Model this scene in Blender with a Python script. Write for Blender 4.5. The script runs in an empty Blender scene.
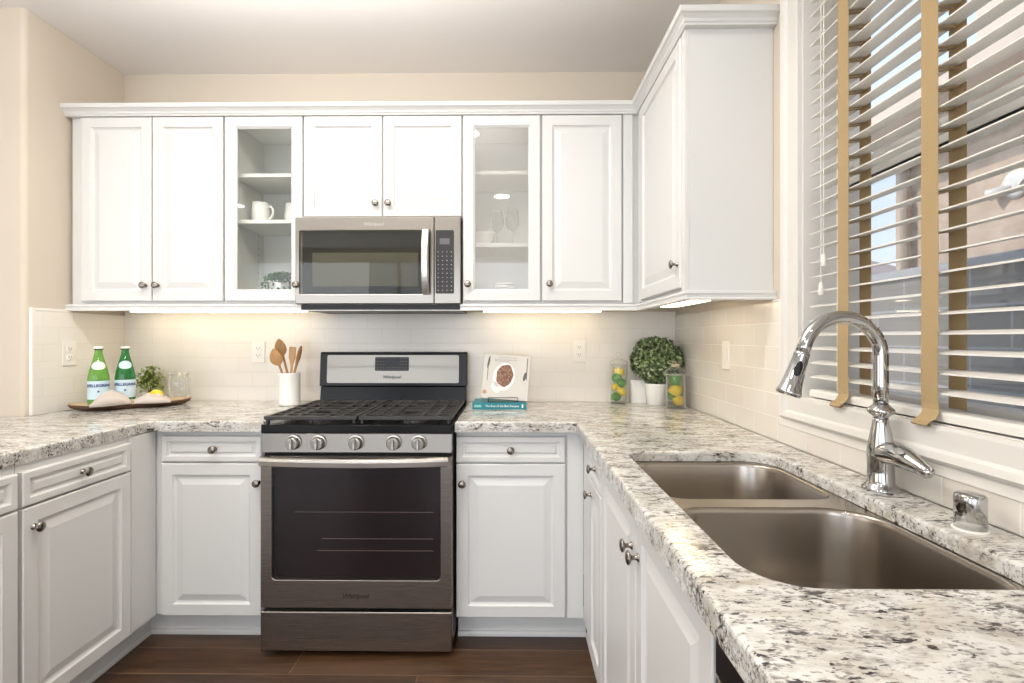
import bpy, bmesh, math, random
from mathutils import Vector, Matrix
random.seed(7)
S = bpy.context.scene
COL = S.collection
PI = math.pi

# ------------------------------------------------------------------ camera
cam_d = bpy.data.cameras.new('camera'); cam = bpy.data.objects.new('camera', cam_d); COL.objects.link(cam)
cam_d.sensor_width = 36.0; cam_d.sensor_fit = 'HORIZONTAL'
cam_d.lens = 494.0 / 1024 * 36.0
cam_d.shift_x = 5.0 / 1024; cam_d.shift_y = -3.5 / 1024
cam_d.clip_start = 0.02
cam.location = (0, 0, 1.248); cam.rotation_euler = (PI / 2, 0, 0.011)
S.camera = cam

# ------------------------------------------------------------------ world, sun, exposure
S.view_settings.view_transform = 'Standard'; S.view_settings.look = 'None'
S.view_settings.gamma = 1.0; S.view_settings.use_curve_mapping = False
S.view_settings.exposure = -0.08
w = bpy.data.worlds.new('world'); S.world = w; w.use_nodes = True
nt = w.node_tree; nt.nodes.clear()
wo = nt.nodes.new('ShaderNodeOutputWorld'); bg = nt.nodes.new('ShaderNodeBackground')
tc = nt.nodes.new('ShaderNodeTexCoord'); sx = nt.nodes.new('ShaderNodeSeparateXYZ'); cr = nt.nodes.new('ShaderNodeValToRGB')
nt.links.new(tc.outputs['Generated'], sx.inputs[0]); nt.links.new(sx.outputs['Z'], cr.inputs[0])
cr.color_ramp.elements[0].position = 0.0; cr.color_ramp.elements[0].color = (0.78, 0.86, 0.96, 1)
cr.color_ramp.elements[1].position = 0.7; cr.color_ramp.elements[1].color = (0.36, 0.56, 0.90, 1)
nt.links.new(cr.outputs[0], bg.inputs[0]); nt.links.new(bg.outputs[0], wo.inputs[0])
bg.inputs[1].default_value = 1.9

def light(name, kind, loc, rot, energy, color, **kw):
    l = bpy.data.lights.new(name, kind); l.energy = energy; l.color = color
    for k, v in kw.items(): setattr(l, k, v)
    o = bpy.data.objects.new(name, l); o.location = loc; o.rotation_euler = rot; COL.objects.link(o); return o

light('sun', 'SUN', (0, 0, 8), (math.radians(-12), math.radians(-48), 0), 3.9, (1, 0.94, 0.86), angle=0.02)
# unseen area lamps added behind the camera to imitate daylight from a patio opening
for px_, pe in ((-3.10, 31), (-0.35, 31)):
    light('added_rear_daylight', 'AREA', (px_, -3.05, 1.28), (math.radians(95), 0, 0), pe, (0.97, 0.98, 1.0), shape='RECTANGLE', size=1.75, size_y=2.3)
# unseen upward lamp added only to brighten the ceiling and upper wall
light('added_ceiling_fill', 'AREA', (-0.8, 1.22, 2.28), (math.radians(180), 0, 0), 40, (1.0, 0.98, 0.95), shape='RECTANGLE', size=1.4, size_y=0.7)
# unseen soft lamp added on the left to lift overall brightness
light('added_left_fill', 'AREA', (-4.35, -0.9, 1.5), (math.radians(90), 0, math.radians(-90)), 26, (1.0, 0.99, 0.97), shape='RECTANGLE', size=2.4, size_y=1.6)
CANS = [(-1.35, 1.20), (-0.30, 1.20), (-1.35, -0.3), (-0.1, -0.3), (-2.9, -0.6), (-1.2, -1.8)]
for cx, cy in CANS:
    light('can_lamp', 'AREA', (cx, cy, 2.640), (0, 0, 0), 8.5, (1.0, 0.93, 0.84), shape='DISK', size=0.14)

# ------------------------------------------------------------------ dimensions
B = 2.618; XR = 0.867; XL = -2.076; ZC = 2.655; CT = 0.914

# ------------------------------------------------------------------ materials
def newmat(name):
    m = bpy.data.materials.new(name); m.use_nodes = True
    return m, m.node_tree, m.node_tree.nodes['Principled BSDF']
def setp(p, **kw):
    al = {'spec': 'Specular IOR Level', 'rough': 'Roughness', 'metal': 'Metallic', 'trans': 'Transmission Weight', 'ior': 'IOR',
          'aniso': 'Anisotropic', 'coat': 'Coat Weight', 'coatr': 'Coat Roughness', 'em': 'Emission Color', 'es': 'Emission Strength', 'base': 'Base Color', 'alpha': 'Alpha'}
    for k, v in kw.items():
        if k in ('base', 'em'): v = (*v, 1)
        p.inputs[al[k]].default_value = v
def plain(name, base, rough=0.5, bump=0, bscale=200, **kw):
    m, t, p = newmat(name); setp(p, base=base, rough=rough, **kw)
    n = t.nodes.new('ShaderNodeTexNoise'); n.inputs['Scale'].default_value = bscale; n.inputs['Detail'].default_value = 3
    tcn = t.nodes.new('ShaderNodeTexCoord'); t.links.new(tcn.outputs['Object'], n.inputs['Vector'])
    if bump:
        b = t.nodes.new('ShaderNodeBump'); b.inputs['Strength'].default_value = bump; b.inputs['Distance'].default_value = 0.002
        t.links.new(n.outputs[0], b.inputs['Height']); t.links.new(b.outputs[0], p.inputs['Normal'])
    else:
        r = t.nodes.new('ShaderNodeMapRange'); r.inputs['To Min'].default_value = max(0, rough - .03); r.inputs['To Max'].default_value = min(1, rough + .03)
        t.links.new(n.outputs[0], r.inputs['Value']); t.links.new(r.outputs[0], p.inputs['Roughness'])
    return m
def ramp(t, src, stops):
    r = t.nodes.new('ShaderNodeValToRGB'); e = r.color_ramp.elements
    while len(e) < len(stops): e.new(0.5)
    for i, (pos, c) in enumerate(stops):
        e[i].position = pos; e[i].color = (*c, 1) if len(c) == 3 else c
    t.links.new(src, r.inputs[0]); return r.outputs[0]
def noise(t, vec, scale, detail=3, rough=0.5, dist=0):
    n = t.nodes.new('ShaderNodeTexNoise'); n.inputs['Scale'].default_value = scale; n.inputs['Detail'].default_value = detail
    n.inputs['Roughness'].default_value = rough; n.inputs['Distortion'].default_value = dist
    t.links.new(vec, n.inputs['Vector']); return n.outputs[0]
def mapping(t, scale=(1, 1, 1), rot=(0, 0, 0), loc=(0, 0, 0)):
    c = t.nodes.new('ShaderNodeTexCoord'); m = t.nodes.new('ShaderNodeMapping')
    m.inputs['Scale'].default_value = scale; m.inputs['Rotation'].default_value = rot; m.inputs['Location'].default_value = loc
    t.links.new(c.outputs['Object'], m.inputs[0]); return m.outputs[0]
def mix(t, fac, a, b, mode='MIX'):
    n = t.nodes.new('ShaderNodeMix'); n.data_type = 'RGBA'; n.blend_type = mode
    for s, v in ((n.inputs[0], fac), (n.inputs[6], a), (n.inputs[7], b)):
        if hasattr(v, 'is_output'): t.links.new(v, s)
        else: s.default_value = v if not isinstance(v, tuple) else (*v, 1)
    return n.outputs[2]

WHITE = plain('cabinet_white_paint', (0.71, 0.712, 0.70), 0.36)
WHITE_IN = plain('cabinet_interior', (0.84, 0.84, 0.81), 0.6)
WALL = plain('beige_wall_paint', (0.66, 0.585, 0.49), 0.9, bump=0.15, bscale=260)
WALL2 = plain('beige_wall_end_paint', (0.66, 0.585, 0.49), 0.9, bump=0.15, bscale=260)
CEIL = plain('ceiling_paint', (0.82, 0.79, 0.765), 0.95, bump=0.1, bscale=200)
TRIM = plain('trim_white', (0.73, 0.71, 0.67), 0.35)
VINYL = plain('window_vinyl', (0.80, 0.79, 0.76), 0.35)
BLACK = plain('black_enamel', (0.005, 0.005, 0.005), 0.20, spec=0.22)
BLACKP = plain('black_plastic', (0.010, 0.010, 0.011), 0.35, spec=0.3)
IRON = plain('cast_iron', (0.03, 0.028, 0.027), 0.42)
NICKEL = plain('brushed_nickel', (0.30, 0.27, 0.24), 0.25, bscale=5, metal=1.0)
CHROME = plain('chrome', (0.50, 0.50, 0.50), 0.06, bscale=4, metal=1.0)
PLASTIC = plain('white_plastic', (0.85, 0.83, 0.79), 0.3)
CERAM = plain('white_ceramic', (0.86, 0.85, 0.82), 0.15)
GREYK = plain('grey_keypad', (0.035, 0.035, 0.035), 0.35, spec=0.3)
DISP = plain('display_window', (0.015, 0.015, 0.017), 0.08)
MARK = plain('pale_key_marking', (0.22, 0.22, 0.22), 0.5)
LOGO = plain('dark_badge_print', (0.015, 0.013, 0.012), 0.35)
LOGOP = plain('pale_badge_print', (0.55, 0.52, 0.47), 0.35)
SLOT = plain('dark_slot', (0.06, 0.05, 0.045), 0.6)
def emis(name, col, s):
    m, t, p = newmat(name); setp(p, base=(0.9, 0.9, 0.9), em=col, es=s); return m
GLOW = emis('warm_light_diffuser', (1.0, 0.79, 0.50), 7.5)
GLOWC = emis('can_light_diffuser', (1.0, 0.90, 0.78), 6)

def steel(name, base, rough, axis='h'):
    m, t, p = newmat(name); setp(p, base=base, rough=rough, metal=1.0, aniso=0.85)
    v = mapping(t, (3, 3, 900) if axis == 'h' else (900, 900, 3))
    n = noise(t, v, 1.0, 2)
    r = t.nodes.new('ShaderNodeMapRange'); r.inputs['To Min'].default_value = rough - .05; r.inputs['To Max'].default_value = rough + .07
    t.links.new(n, r.inputs['Value']); t.links.new(r.outputs[0], p.inputs['Roughness'])
    tg = t.nodes.new('ShaderNodeTangent'); tg.direction_type = 'RADIAL'; tg.axis = 'Z'
    t.links.new(tg.outputs[0], p.inputs['Tangent'])
    return m
STEEL = steel('brushed_stainless', (0.215, 0.195, 0.175), 0.30)
STEELM = steel('brushed_stainless_bright', (0.36, 0.335, 0.30), 0.30)
STEELD = steel('brushed_stainless_low', (0.33, 0.29, 0.255), 0.27)
STEELL = steel('brushed_stainless_panel', (0.36, 0.34, 0.31), 0.42)
HANDLE = plain('bright_handle_steel', (0.60, 0.57, 0.53), 0.28, bscale=4, metal=1.0)
SINKM = plain('satin_sink_steel', (0.42, 0.38, 0.335), 0.25, bscale=3, metal=1.0)
KNOBS = plain('satin_range_knob', (0.55, 0.53, 0.49), 0.32, bscale=5, metal=1.0)

def glass_thin(name, tint=(1, 1, 1), rough=0.0, refl=1.0, haze=0.0, hazecol=(0.8, 0.8, 0.8), edge=.55, rim=0.0):
    m = bpy.data.materials.new(name); m.use_nodes = True; t = m.node_tree; t.nodes.clear()
    o = t.nodes.new('ShaderNodeOutputMaterial'); tr = t.nodes.new('ShaderNodeBsdfTransparent'); tr.inputs[0].default_value = (*tint, 1)
    gl = t.nodes.new('ShaderNodeBsdfGlossy'); gl.inputs['Roughness'].default_value = rough
    fr = t.nodes.new('ShaderNodeLayerWeight'); pw = t.nodes.new('ShaderNodeMath'); pw.operation = 'POWER'; pw.inputs[1].default_value = 4.0
    t.links.new(fr.outputs['Facing'], pw.inputs[0])
    mu = t.nodes.new('ShaderNodeMath'); mu.operation = 'MULTIPLY_ADD'; mu.inputs[1].default_value = edge; mu.inputs[2].default_value = .045 * refl
    mx = t.nodes.new('ShaderNodeMixShader'); t.links.new(pw.outputs[0], mu.inputs[0]); t.links.new(mu.outputs[0], mx.inputs[0])
    t.links.new(tr.outputs[0], mx.inputs[1]); t.links.new(gl.outputs[0], mx.inputs[2])
    out = mx.outputs[0]
    if haze:
        df = t.nodes.new('ShaderNodeBsdfDiffuse'); df.inputs[0].default_value = (*hazecol, 1)
        m2 = t.nodes.new('ShaderNodeMixShader'); m2.inputs[0].default_value = haze
        t.links.new(out, m2.inputs[1]); t.links.new(df.outputs[0], m2.inputs[2]); out = m2.outputs[0]
        if rim:  # whitish edge highlight of the glass, mixed in as diffuse colour
            q = t.nodes.new('ShaderNodeMath'); q.operation = 'MULTIPLY_ADD'; q.inputs[1].default_value = rim; q.inputs[2].default_value = haze; q.use_clamp = True
            t.links.new(pw.outputs[0], q.inputs[0]); t.links.new(q.outputs[0], m2.inputs[0])
    t.links.new(out, o.inputs[0]); return m
PANE = glass_thin('clear_pane', (0.97, 0.98, 0.97), 0.0, .6)
PANEH = glass_thin('hazy_pane', (0.95, 0.95, 0.94), 0.02, 1.2, 0.17, (0.9, 0.89, 0.86))
WPANE = glass_thin('window_glass', (0.985, 0.99, 0.99), 0.0, 1.2)
SCREEN = glass_thin('insect_screen', (0.93, 0.93, 0.93), 0.3, 0.1, 0.08, (0.42, 0.43, 0.45))
JARG = glass_thin('jar_glass', (0.97, 0.975, 0.97), 0.05, 1.0, 0.022, (0.9, 0.9, 0.84), .45, .75)
GREENG = glass_thin('green_glass', (0.55, 0.88, 0.40), 0.03, 1.6, 0.20, (0.22, 0.50, 0.10))
GREEND = glass_thin('deep_green_glass', (0.22, 0.66, 0.32), 0.03, 1.6, 0.22, (0.04, 0.27, 0.09))

# granite
def granite():
    m, t, p = newmat('speckled_granite')
    vs = mapping(t, (48, 120, 120), (0, 0, 0.42))
    vs2 = mapping(t, (85, 190, 190), (0, 0, 0.35), (3, 1, 2))
    vb = mapping(t, (9, 22, 22), (0, 0, 0.38))
    big = noise(t, vb, 1.0, 5, 0.62, 0.6)
    base = ramp(t, big, [(0.28, (0.44, 0.39, 0.32)), (0.43, (0.57, 0.55, 0.50)), (0.56, (0.71, 0.705, 0.68)), (0.75, (0.63, 0.625, 0.60))])
    n_tan = noise(t, vs, 0.5, 5, 0.7, 0.5)
    tan = ramp(t, n_tan, [(0.50, (0, 0, 0)), (0.66, (0.9, 0.9, 0.9))])
    c1 = mix(t, tan, base, (0.38, 0.36, 0.33))
    vc = mapping(t, (1, 2, 2), (0, 0, 0.5), (7, 3, 1))
    clus = noise(t, vc, 13.0, 3, 0.6)
    f1 = noise(t, vs, 1.0, 4, 0.62, 0.4); f2 = noise(t, vs2, 1.0, 3, 0.6, 0.2)
    ad = t.nodes.new('ShaderNodeMath'); ad.operation = 'MULTIPLY_ADD'; t.links.new(clus, ad.inputs[0]); ad.inputs[1].default_value = 0.55; t.links.new(f1, ad.inputs[2])
    ad2 = t.nodes.new('ShaderNodeMath'); ad2.operation = 'MULTIPLY_ADD'; t.links.new(clus, ad2.inputs[0]); ad2.inputs[1].default_value = 0.50; t.links.new(f2, ad2.inputs[2])
    grey = ramp(t, ad2.outputs[0], [(0.77, (0, 0, 0)), (0.88, (0.9, 0.9, 0.9))])
    c2 = mix(t, grey, c1, (0.24, 0.22, 0.205))
    dark = ramp(t, ad.outputs[0], [(0.870, (0, 0, 0)), (0.925, (1, 1, 1))])
    c3 = mix(t, dark, c2, (0.05, 0.045, 0.045))
    t.links.new(c3, p.inputs['Base Color']); setp(p, rough=0.12)
    return m
GRAN = granite()

def tile(name, mortar, plane, ms=.0013, c1=(0.83, 0.80, 0.755), c2=(0.815, 0.785, 0.735)):
    m, t, p = newmat(name)
    c = t.nodes.new('ShaderNodeTexCoord'); s = t.nodes.new('ShaderNodeSeparateXYZ'); t.links.new(c.outputs['Object'], s.inputs[0])
    cb = t.nodes.new('ShaderNodeCombineXYZ'); t.links.new(s.outputs['X' if plane == 'x' else 'Y'], cb.inputs[0])
    sb = t.nodes.new('ShaderNodeMath'); sb.operation = 'SUBTRACT'; t.links.new(s.outputs['Z'], sb.inputs[0]); sb.inputs[1].default_value = 0.914
    t.links.new(sb.outputs[0], cb.inputs[1])
    br = t.nodes.new('ShaderNodeTexBrick'); t.links.new(cb.outputs[0], br.inputs['Vector'])
    br.inputs['Scale'].default_value = 1; br.inputs['Brick Width'].default_value = 0.1535; br.inputs['Row Height'].default_value = 0.0767
    br.inputs['Mortar Size'].default_value = ms; br.inputs['Mortar Smooth'].default_value = 0.4
    br.inputs['Color1'].default_value = (*c1, 1); br.inputs['Color2'].default_value = (*c2, 1)
    br.inputs['Mortar'].default_value = (*mortar, 1)
    t.links.new(br.outputs['Color'], p.inputs['Base Color']); setp(p, rough=0.16)
    b = t.nodes.new('ShaderNodeBump'); b.invert = True; b.inputs['Strength'].default_value = 0.5; b.inputs['Distance'].default_value = 0.0012
    t.links.new(br.outputs['Fac'], b.inputs['Height']); t.links.new(b.outputs[0], p.inputs['Normal'])
    return m
TILEB = tile('subway_tile_back', (0.755, 0.72, 0.67), 'x')
TILES = tile('subway_tile_shaded', (0.88, 0.84, 0.78), 'y', .0024, (0.76, 0.735, 0.68), (0.74, 0.69, 0.63))  # same tile, darker and warmer: the side wall's shade painted in
TILEL = tile('subway_tile_left', (0.76, 0.73, 0.68), 'y')
TILET = plain('glazed_trim_tile', (0.83, 0.80, 0.75), 0.16)

def wood_floor():
    m, t, p = newmat('dark_hardwood')
    c = t.nodes.new('ShaderNodeTexCoord'); s = t.nodes.new('ShaderNodeMapping'); t.links.new(c.outputs['Object'], s.inputs[0])
    s.inputs['Location'].default_value = (0.35, 0.0, 0)
    br = t.nodes.new('ShaderNodeTexBrick'); t.links.new(s.outputs[0], br.inputs['Vector'])
    br.inputs['Scale'].default_value = 1; br.inputs['Brick Width'].default_value = 1.3; br.inputs['Row Height'].default_value = 0.152
    br.inputs['Mortar Size'].default_value = 0.0016; br.offset = 0.37
    br.inputs['Color1'].default_value = (0.090, 0.048, 0.024, 1); br.inputs['Color2'].default_value = (0.047, 0.024, 0.013, 1); br.inputs['Mortar'].default_value = (0.20, 0.13, 0.08, 1)  # pale seam colour paints in the highlight along the plank bevels
    n = noise(t, mapping(t, (2.5, 28, 20)), 1.0, 6, 0.65, 1.2)
    g = ramp(t, n, [(0.3, (0.55, 0.5, 0.45)), (0.7, (1.35, 1.3, 1.25))])
    col = mix(t, 1.0, br.outputs['Color'], g, 'MULTIPLY'); t.links.new(col, p.inputs['Base Color']); setp(p, rough=0.33)
    b = t.nodes.new('ShaderNodeBump'); b.inputs['Strength'].default_value = 0.25; b.inputs['Distance'].default_value = 0.003
    t.links.new(n, b.inputs['Height']); t.links.new(b.outputs[0], p.inputs['Normal'])
    return m
FLOOR = wood_floor()
def woodm(name, a, b, sc=(8, 8, 60)):
    m, t, p = newmat(name); n = noise(t, mapping(t, sc), 1.0, 5, 0.6, 1.0)
    t.links.new(ramp(t, n, [(0.3, a), (0.7, b)]), p.inputs['Base Color']); setp(p, rough=0.55); return m
WOODL = woodm('light_utensil_wood', (0.46, 0.27, 0.11), (0.60, 0.38, 0.18), (60, 60, 8))
WOODM = woodm('warm_utensil_wood', (0.36, 0.19, 0.07), (0.50, 0.28, 0.11), (60, 60, 8))
WOODT = woodm('pale_tray_wood', (0.50, 0.34, 0.20), (0.66, 0.50, 0.33), (10, 60, 10))
BARK = woodm('tray_bark_edge', (0.045, 0.02, 0.01), (0.15, 0.075, 0.035), (20, 60, 60))
LINEN = plain('linen_cloth', (0.62, 0.555, 0.50), 0.9, bump=0.6, bscale=700)
TAPE = plain('tan_cloth_tape', (0.43, 0.31, 0.16), 0.85, bump=0.4, bscale=900)
SLATM = plain('ivory_blind_slat', (0.80, 0.78, 0.73), 0.35)
CORD = plain('white_cord', (0.80, 0.77, 0.70), 0.7)
LEMON = plain('lemon_peel', (0.90, 0.66, 0.04), 0.4, bump=0.5, bscale=300)
LIME = plain('lime_peel', (0.07, 0.26, 0.03), 0.4, bump=0.5, bscale=300)
TEAL = plain('teal_book_cloth', (0.01, 0.22, 0.27), 0.4)
PAGES = plain('book_pages', (0.78, 0.74, 0.66), 0.8, bump=0.6, bscale=500)
COVER = plain('cream_book_cover', (0.61, 0.585, 0.54), 0.25)
DISHW = plain('printed_white', (0.86, 0.84, 0.79), 0.3)
LABELB = plain('pale_blue_paper_label', (0.58, 0.73, 0.80), 0.5)
NAVY = plain('navy_print', (0.03, 0.06, 0.22), 0.5)
FOIL = plain('silver_cap', (0.80, 0.79, 0.76), 0.4)
def varied(name, stops, scale=40):
    m, t, p = newmat(name); n = noise(t, mapping(t), scale, 3, 0.6)
    t.links.new(ramp(t, n, stops), p.inputs['Base Color']); setp(p, rough=0.45); return m
LEAF = varied('boxwood_leaf', [(0.34, (0.025, 0.045, 0.025)), (0.46, (0.09, 0.14, 0.055)), (0.58, (0.34, 0.42, 0.21))], 75)
LEAF2 = varied('herb_leaf', [(0.3, (0.10, 0.15, 0.03)), (0.55, (0.25, 0.32, 0.07)), (0.7, (0.40, 0.42, 0.14))], 60)
LEAF3 = varied('succulent_leaf', [(0.3, (0.02, 0.06, 0.015)), (0.7, (0.10, 0.18, 0.06))], 60)
FOOD = varied('printed_food_photo', [(0.3, (0.07, 0.025, 0.015)), (0.5, (0.20, 0.09, 0.05)), (0.7, (0.42, 0.26, 0.17))], 130)
STUCCO = varied('stucco', [(0.3, (0.56, 0.42, 0.31)), (0.7, (0.70, 0.54, 0.42))], 9)
STUCCO2 = plain('smooth_eave_paint', (0.60, 0.49, 0.40), 0.9)
ROOFT = varied('clay_roof', [(0.3, (0.40, 0.27, 0.20)), (0.7, (0.55, 0.40, 0.32))], 14)
def blockm():
    m, t, p = newmat('grey_block')
    c = t.nodes.new('ShaderNodeTexCoord'); s = t.nodes.new('ShaderNodeSeparateXYZ'); t.links.new(c.outputs['Object'], s.inputs[0])
    cb = t.nodes.new('ShaderNodeCombineXYZ'); t.links.new(s.outputs['Y'], cb.inputs[0]); t.links.new(s.outputs['Z'], cb.inputs[1])
    br = t.nodes.new('ShaderNodeTexBrick'); t.links.new(cb.outputs[0], br.inputs['Vector']); br.inputs['Scale'].default_value = 1
    br.inputs['Brick Width'].default_value = 0.4; br.inputs['Row Height'].default_value = 0.2; br.inputs['Mortar Size'].default_value = 0.006
    br.inputs['Color1'].default_value = (0.33, 0.305, 0.275, 1); br.inputs['Color2'].default_value = (0.27, 0.25, 0.225, 1); br.inputs['Mortar'].default_value = (0.42, 0.42, 0.42, 1)
    t.links.new(br.outputs['Color'], p.inputs['Base Color']); setp(p, rough=0.9); return m
BLOCK = blockm()

# ------------------------------------------------------------------ object helpers
def link(name, me, mat, parent=None, smooth=False, bevel=0, seg=2, angle=0.6):
    o = bpy.data.objects.new(name, me); COL.objects.link(o)
    if mat and not me.materials: me.materials.append(mat)
    if parent: o.parent = parent
    if smooth:
        for p in me.polygons: p.use_smooth = True
    if bevel:
        b = o.modifiers.new('bevel', 'BEVEL'); b.width = bevel; b.segments = seg; b.limit_method = 'ANGLE'; b.angle_limit = angle
    return o
def tag(o, label=None, cat=None, group=None, kind=None):
    if label: o['label'] = label
    if cat: o['category'] = cat
    if group: o['group'] = group
    if kind: o['kind'] = kind
    return o
def thing(name, label, cat, loc=(0, 0, 0), rz=0, group=None):
    o = bpy.data.objects.new(name, None); o.empty_display_size = 0.05; COL.objects.link(o); o.location = loc; o.rotation_euler = (0, 0, rz)
    return tag(o, label, cat, group)
def copy_tree(o, loc=None, rz=None, label=None, parent=None):
    c = o.copy(); COL.objects.link(c)
    if parent: c.parent = parent
    for ch in list(o.children): copy_tree(ch, parent=c)
    if loc is not None: c.location = loc
    if rz is not None: c.rotation_euler = (0, 0, rz)
    if label: c['label'] = label
    return c

class MB:
    def __init__(s): s.bm = bmesh.new()
    def box(s, x0, x1, y0, y1, z0, z1, M=None):
        c = [(x0, y0, z0), (x1, y0, z0), (x1, y1, z0), (x0, y1, z0), (x0, y0, z1), (x1, y0, z1), (x1, y1, z1), (x0, y1, z1)]
        v = [s.bm.verts.new(M @ Vector(p) if M else p) for p in c]
        for f in ((0, 3, 2, 1), (4, 5, 6, 7), (0, 1, 5, 4), (1, 2, 6, 5), (2, 3, 7, 6), (3, 0, 4, 7)): s.bm.faces.new([v[i] for i in f])
        return s
    def loft(s, rings, cap0=True, cap1=True, closed=True):
        R = [[s.bm.verts.new(p) for p in r] for r in rings]; n = len(R[0])
        for a, b in zip(R, R[1:]):
            for i in range(n if closed else n - 1):
                j = (i + 1) % n
                try: s.bm.faces.new((a[i], a[j], b[j], b[i]))
                except ValueError: pass
        if cap0: s.bm.faces.new(R[0][::-1])
        if cap1: s.bm.faces.new(R[-1])
        return s
    def lathe(s, prof, c=(0, 0, 0), n=32, M=None, cap0=True, cap1=True):
        rings = []
        for r, z in prof:
            ring = [Vector((r * math.cos(2 * PI * i / n), r * math.sin(2 * PI * i / n), z)) for i in range(n)]
            ring = [(M @ p if M else p) + Vector(c) for p in ring]; rings.append(ring)
        return s.loft(rings, cap0, cap1)
    def tube(s, pts, r, n=12, cap=True, sub=False):
        pts = [Vector(p) for p in pts]; rr = r if isinstance(r, (list, tuple)) else [r] * len(pts)
        rings = []; up = None
        for i, p in enumerate(pts):
            d = (pts[min(i + 1, len(pts) - 1)] - pts[max(i - 1, 0)]).normalized()
            if up is None:
                up = Vector((0, 0, 1)) if abs(d.z) < 0.9 else Vector((0, 1, 0))
            x = d.cross(up)
            if x.length < 1e-4: up = Vector((1, 0, 0)); x = d.cross(up)
            x.normalize(); y = x.cross(d).normalized(); up = y
            rings.append([p + x * rr[i] * math.cos(2 * PI * k / n) + y * rr[i] * math.sin(2 * PI * k / n) for k in range(n)])
        return s.loft(rings, cap, cap)
    def prism(s, poly, axis, a, b):
        def P(q, h):
            return {'x': (h, q[0], q[1]), 'y': (q[0], h, q[1]), 'z': (q[0], q[1], h)}[axis]
        return s.loft([[P(q, a) for q in poly], [P(q, b) for q in poly]])
    def ball(s, c, r, sc=(1, 1, 1), u=20, v=12, M=None):
        g = bmesh.ops.create_uvsphere(s.bm, u_segments=u, v_segments=v, radius=r)
        for q in g['verts']:
            p = Vector((q.co.x * sc[0], q.co.y * sc[1], q.co.z * sc[2])); q.co = (M @ p if M else p) + Vector(c)
        return s
    def build(s, name, mat, parent=None, **kw):
        bmesh.ops.recalc_face_normals(s.bm, faces=s.bm.faces[:])
        me = bpy.data.meshes.new(name); s.bm.to_mesh(me); s.bm.free(); return link(name, me, mat, parent, **kw)

def text_part(name, s, size, mat, parent, loc, rot=(PI / 2, 0, 0), depth=0.0006, bold=0.0, shear=0, sp=1.0):
    cu = bpy.data.curves.new('txt', 'FONT'); cu.body = s; cu.size = size; cu.extrude = depth / 2; cu.align_x = 'CENTER'; cu.align_y = 'CENTER'
    cu.offset = bold; cu.shear = shear; cu.space_character = sp; cu.resolution_u = 3
    o = bpy.data.objects.new('txt', cu); COL.objects.link(o); dg = bpy.context.evaluated_depsgraph_get()
    me = bpy.data.meshes.new_from_object(o.evaluated_get(dg)); bpy.data.objects.remove(o)
    p = link(name, me, mat, parent); me.materials.clear(); me.materials.append(mat); p.location = loc; p.rotation_euler = rot; return p

def rrect(x0, x1, y0, y1, r, n=8, z=0):
    rs = r if isinstance(r, (list, tuple)) else [r] * 4   # corners: x1y1, x0y1, x0y0, x1y0
    pts = []
    for k, (cx, cy) in enumerate(((x1, y1), (x0, y1), (x0, y0), (x1, y0))):
        q = rs[k]; ox = cx - q if cx == x1 else cx + q; oy = cy - q if cy == y1 else cy + q
        for i in range(n + 1):
            a = PI / 2 * (k + i / n); pts.append((ox + q * math.cos(a), oy + q * math.sin(a), z))
    return pts
def plate(outer, holes, z0, z1, bev=0, seg=3):
    """slab from a 2D outline with holes, top edges rounded"""
    bm = bmesh.new(); es = []
    for loop in [outer] + holes:
        vs = [bm.verts.new((p[0], p[1], z0)) for p in loop]
        for i in range(len(vs)): es.append(bm.edges.new((vs[i], vs[(i + 1) % len(vs)])))
    bmesh.ops.triangle_fill(bm, use_beauty=True, use_dissolve=False, edges=es)
    bmesh.ops.recalc_face_normals(bm, faces=bm.faces[:])
    ext = bmesh.ops.extrude_face_region(bm, geom=bm.faces[:])
    tv = [g for g in ext['geom'] if isinstance(g, bmesh.types.BMVert)]
    for v in tv: v.co.z = z1
    bmesh.ops.recalc_face_normals(bm, faces=bm.faces[:])
    if bev:
        ts = set(tv)
        ed = [e for e in bm.edges if e.verts[0] in ts and e.verts[1] in ts and len(e.link_faces) == 2 and abs(e.link_faces[0].normal.dot(e.link_faces[1].normal)) < 0.5]
        bmesh.ops.bevel(bm, geom=ed, offset=bev, segments=seg, affect='EDGES', profile=0.5)
    return bm
def bm_build(bm, name, mat, parent=None, **kw):
    me = bpy.data.meshes.new(name); bm.to_mesh(me); bm.free(); return link(name, me, mat, parent, **kw)

# ------------------------------------------------------------------ the setting
def struct(o): o['kind'] = 'structure'; return o
struct(MB().box(-4.6, 1.05, -3.3, B + .15, -0.08, 0.0).build('floor', FLOOR))
struct(MB().box(-4.6, 1.05, -3.3, B + .15, ZC, ZC + .1).build('ceiling', CEIL))
struct(MB().box(XL - .2, 1.05, B, B + .15, 0, ZC).build('wall_back', WALL))
WY0, WY1, WZ0, WZ1 = 0.24, 1.490, 1.072, 2.42
WT = 1.05
m = MB(); m.box(XR, WT, WY1, B, 0, ZC); m.box(XR, WT, -3.3, WY0, 0, ZC); m.box(XR, WT, WY0, WY1, 0, WZ0); m.box(XR, WT, WY0, WY1, WZ1, ZC)
struct(m.build('wall_right', WALL))
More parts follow.
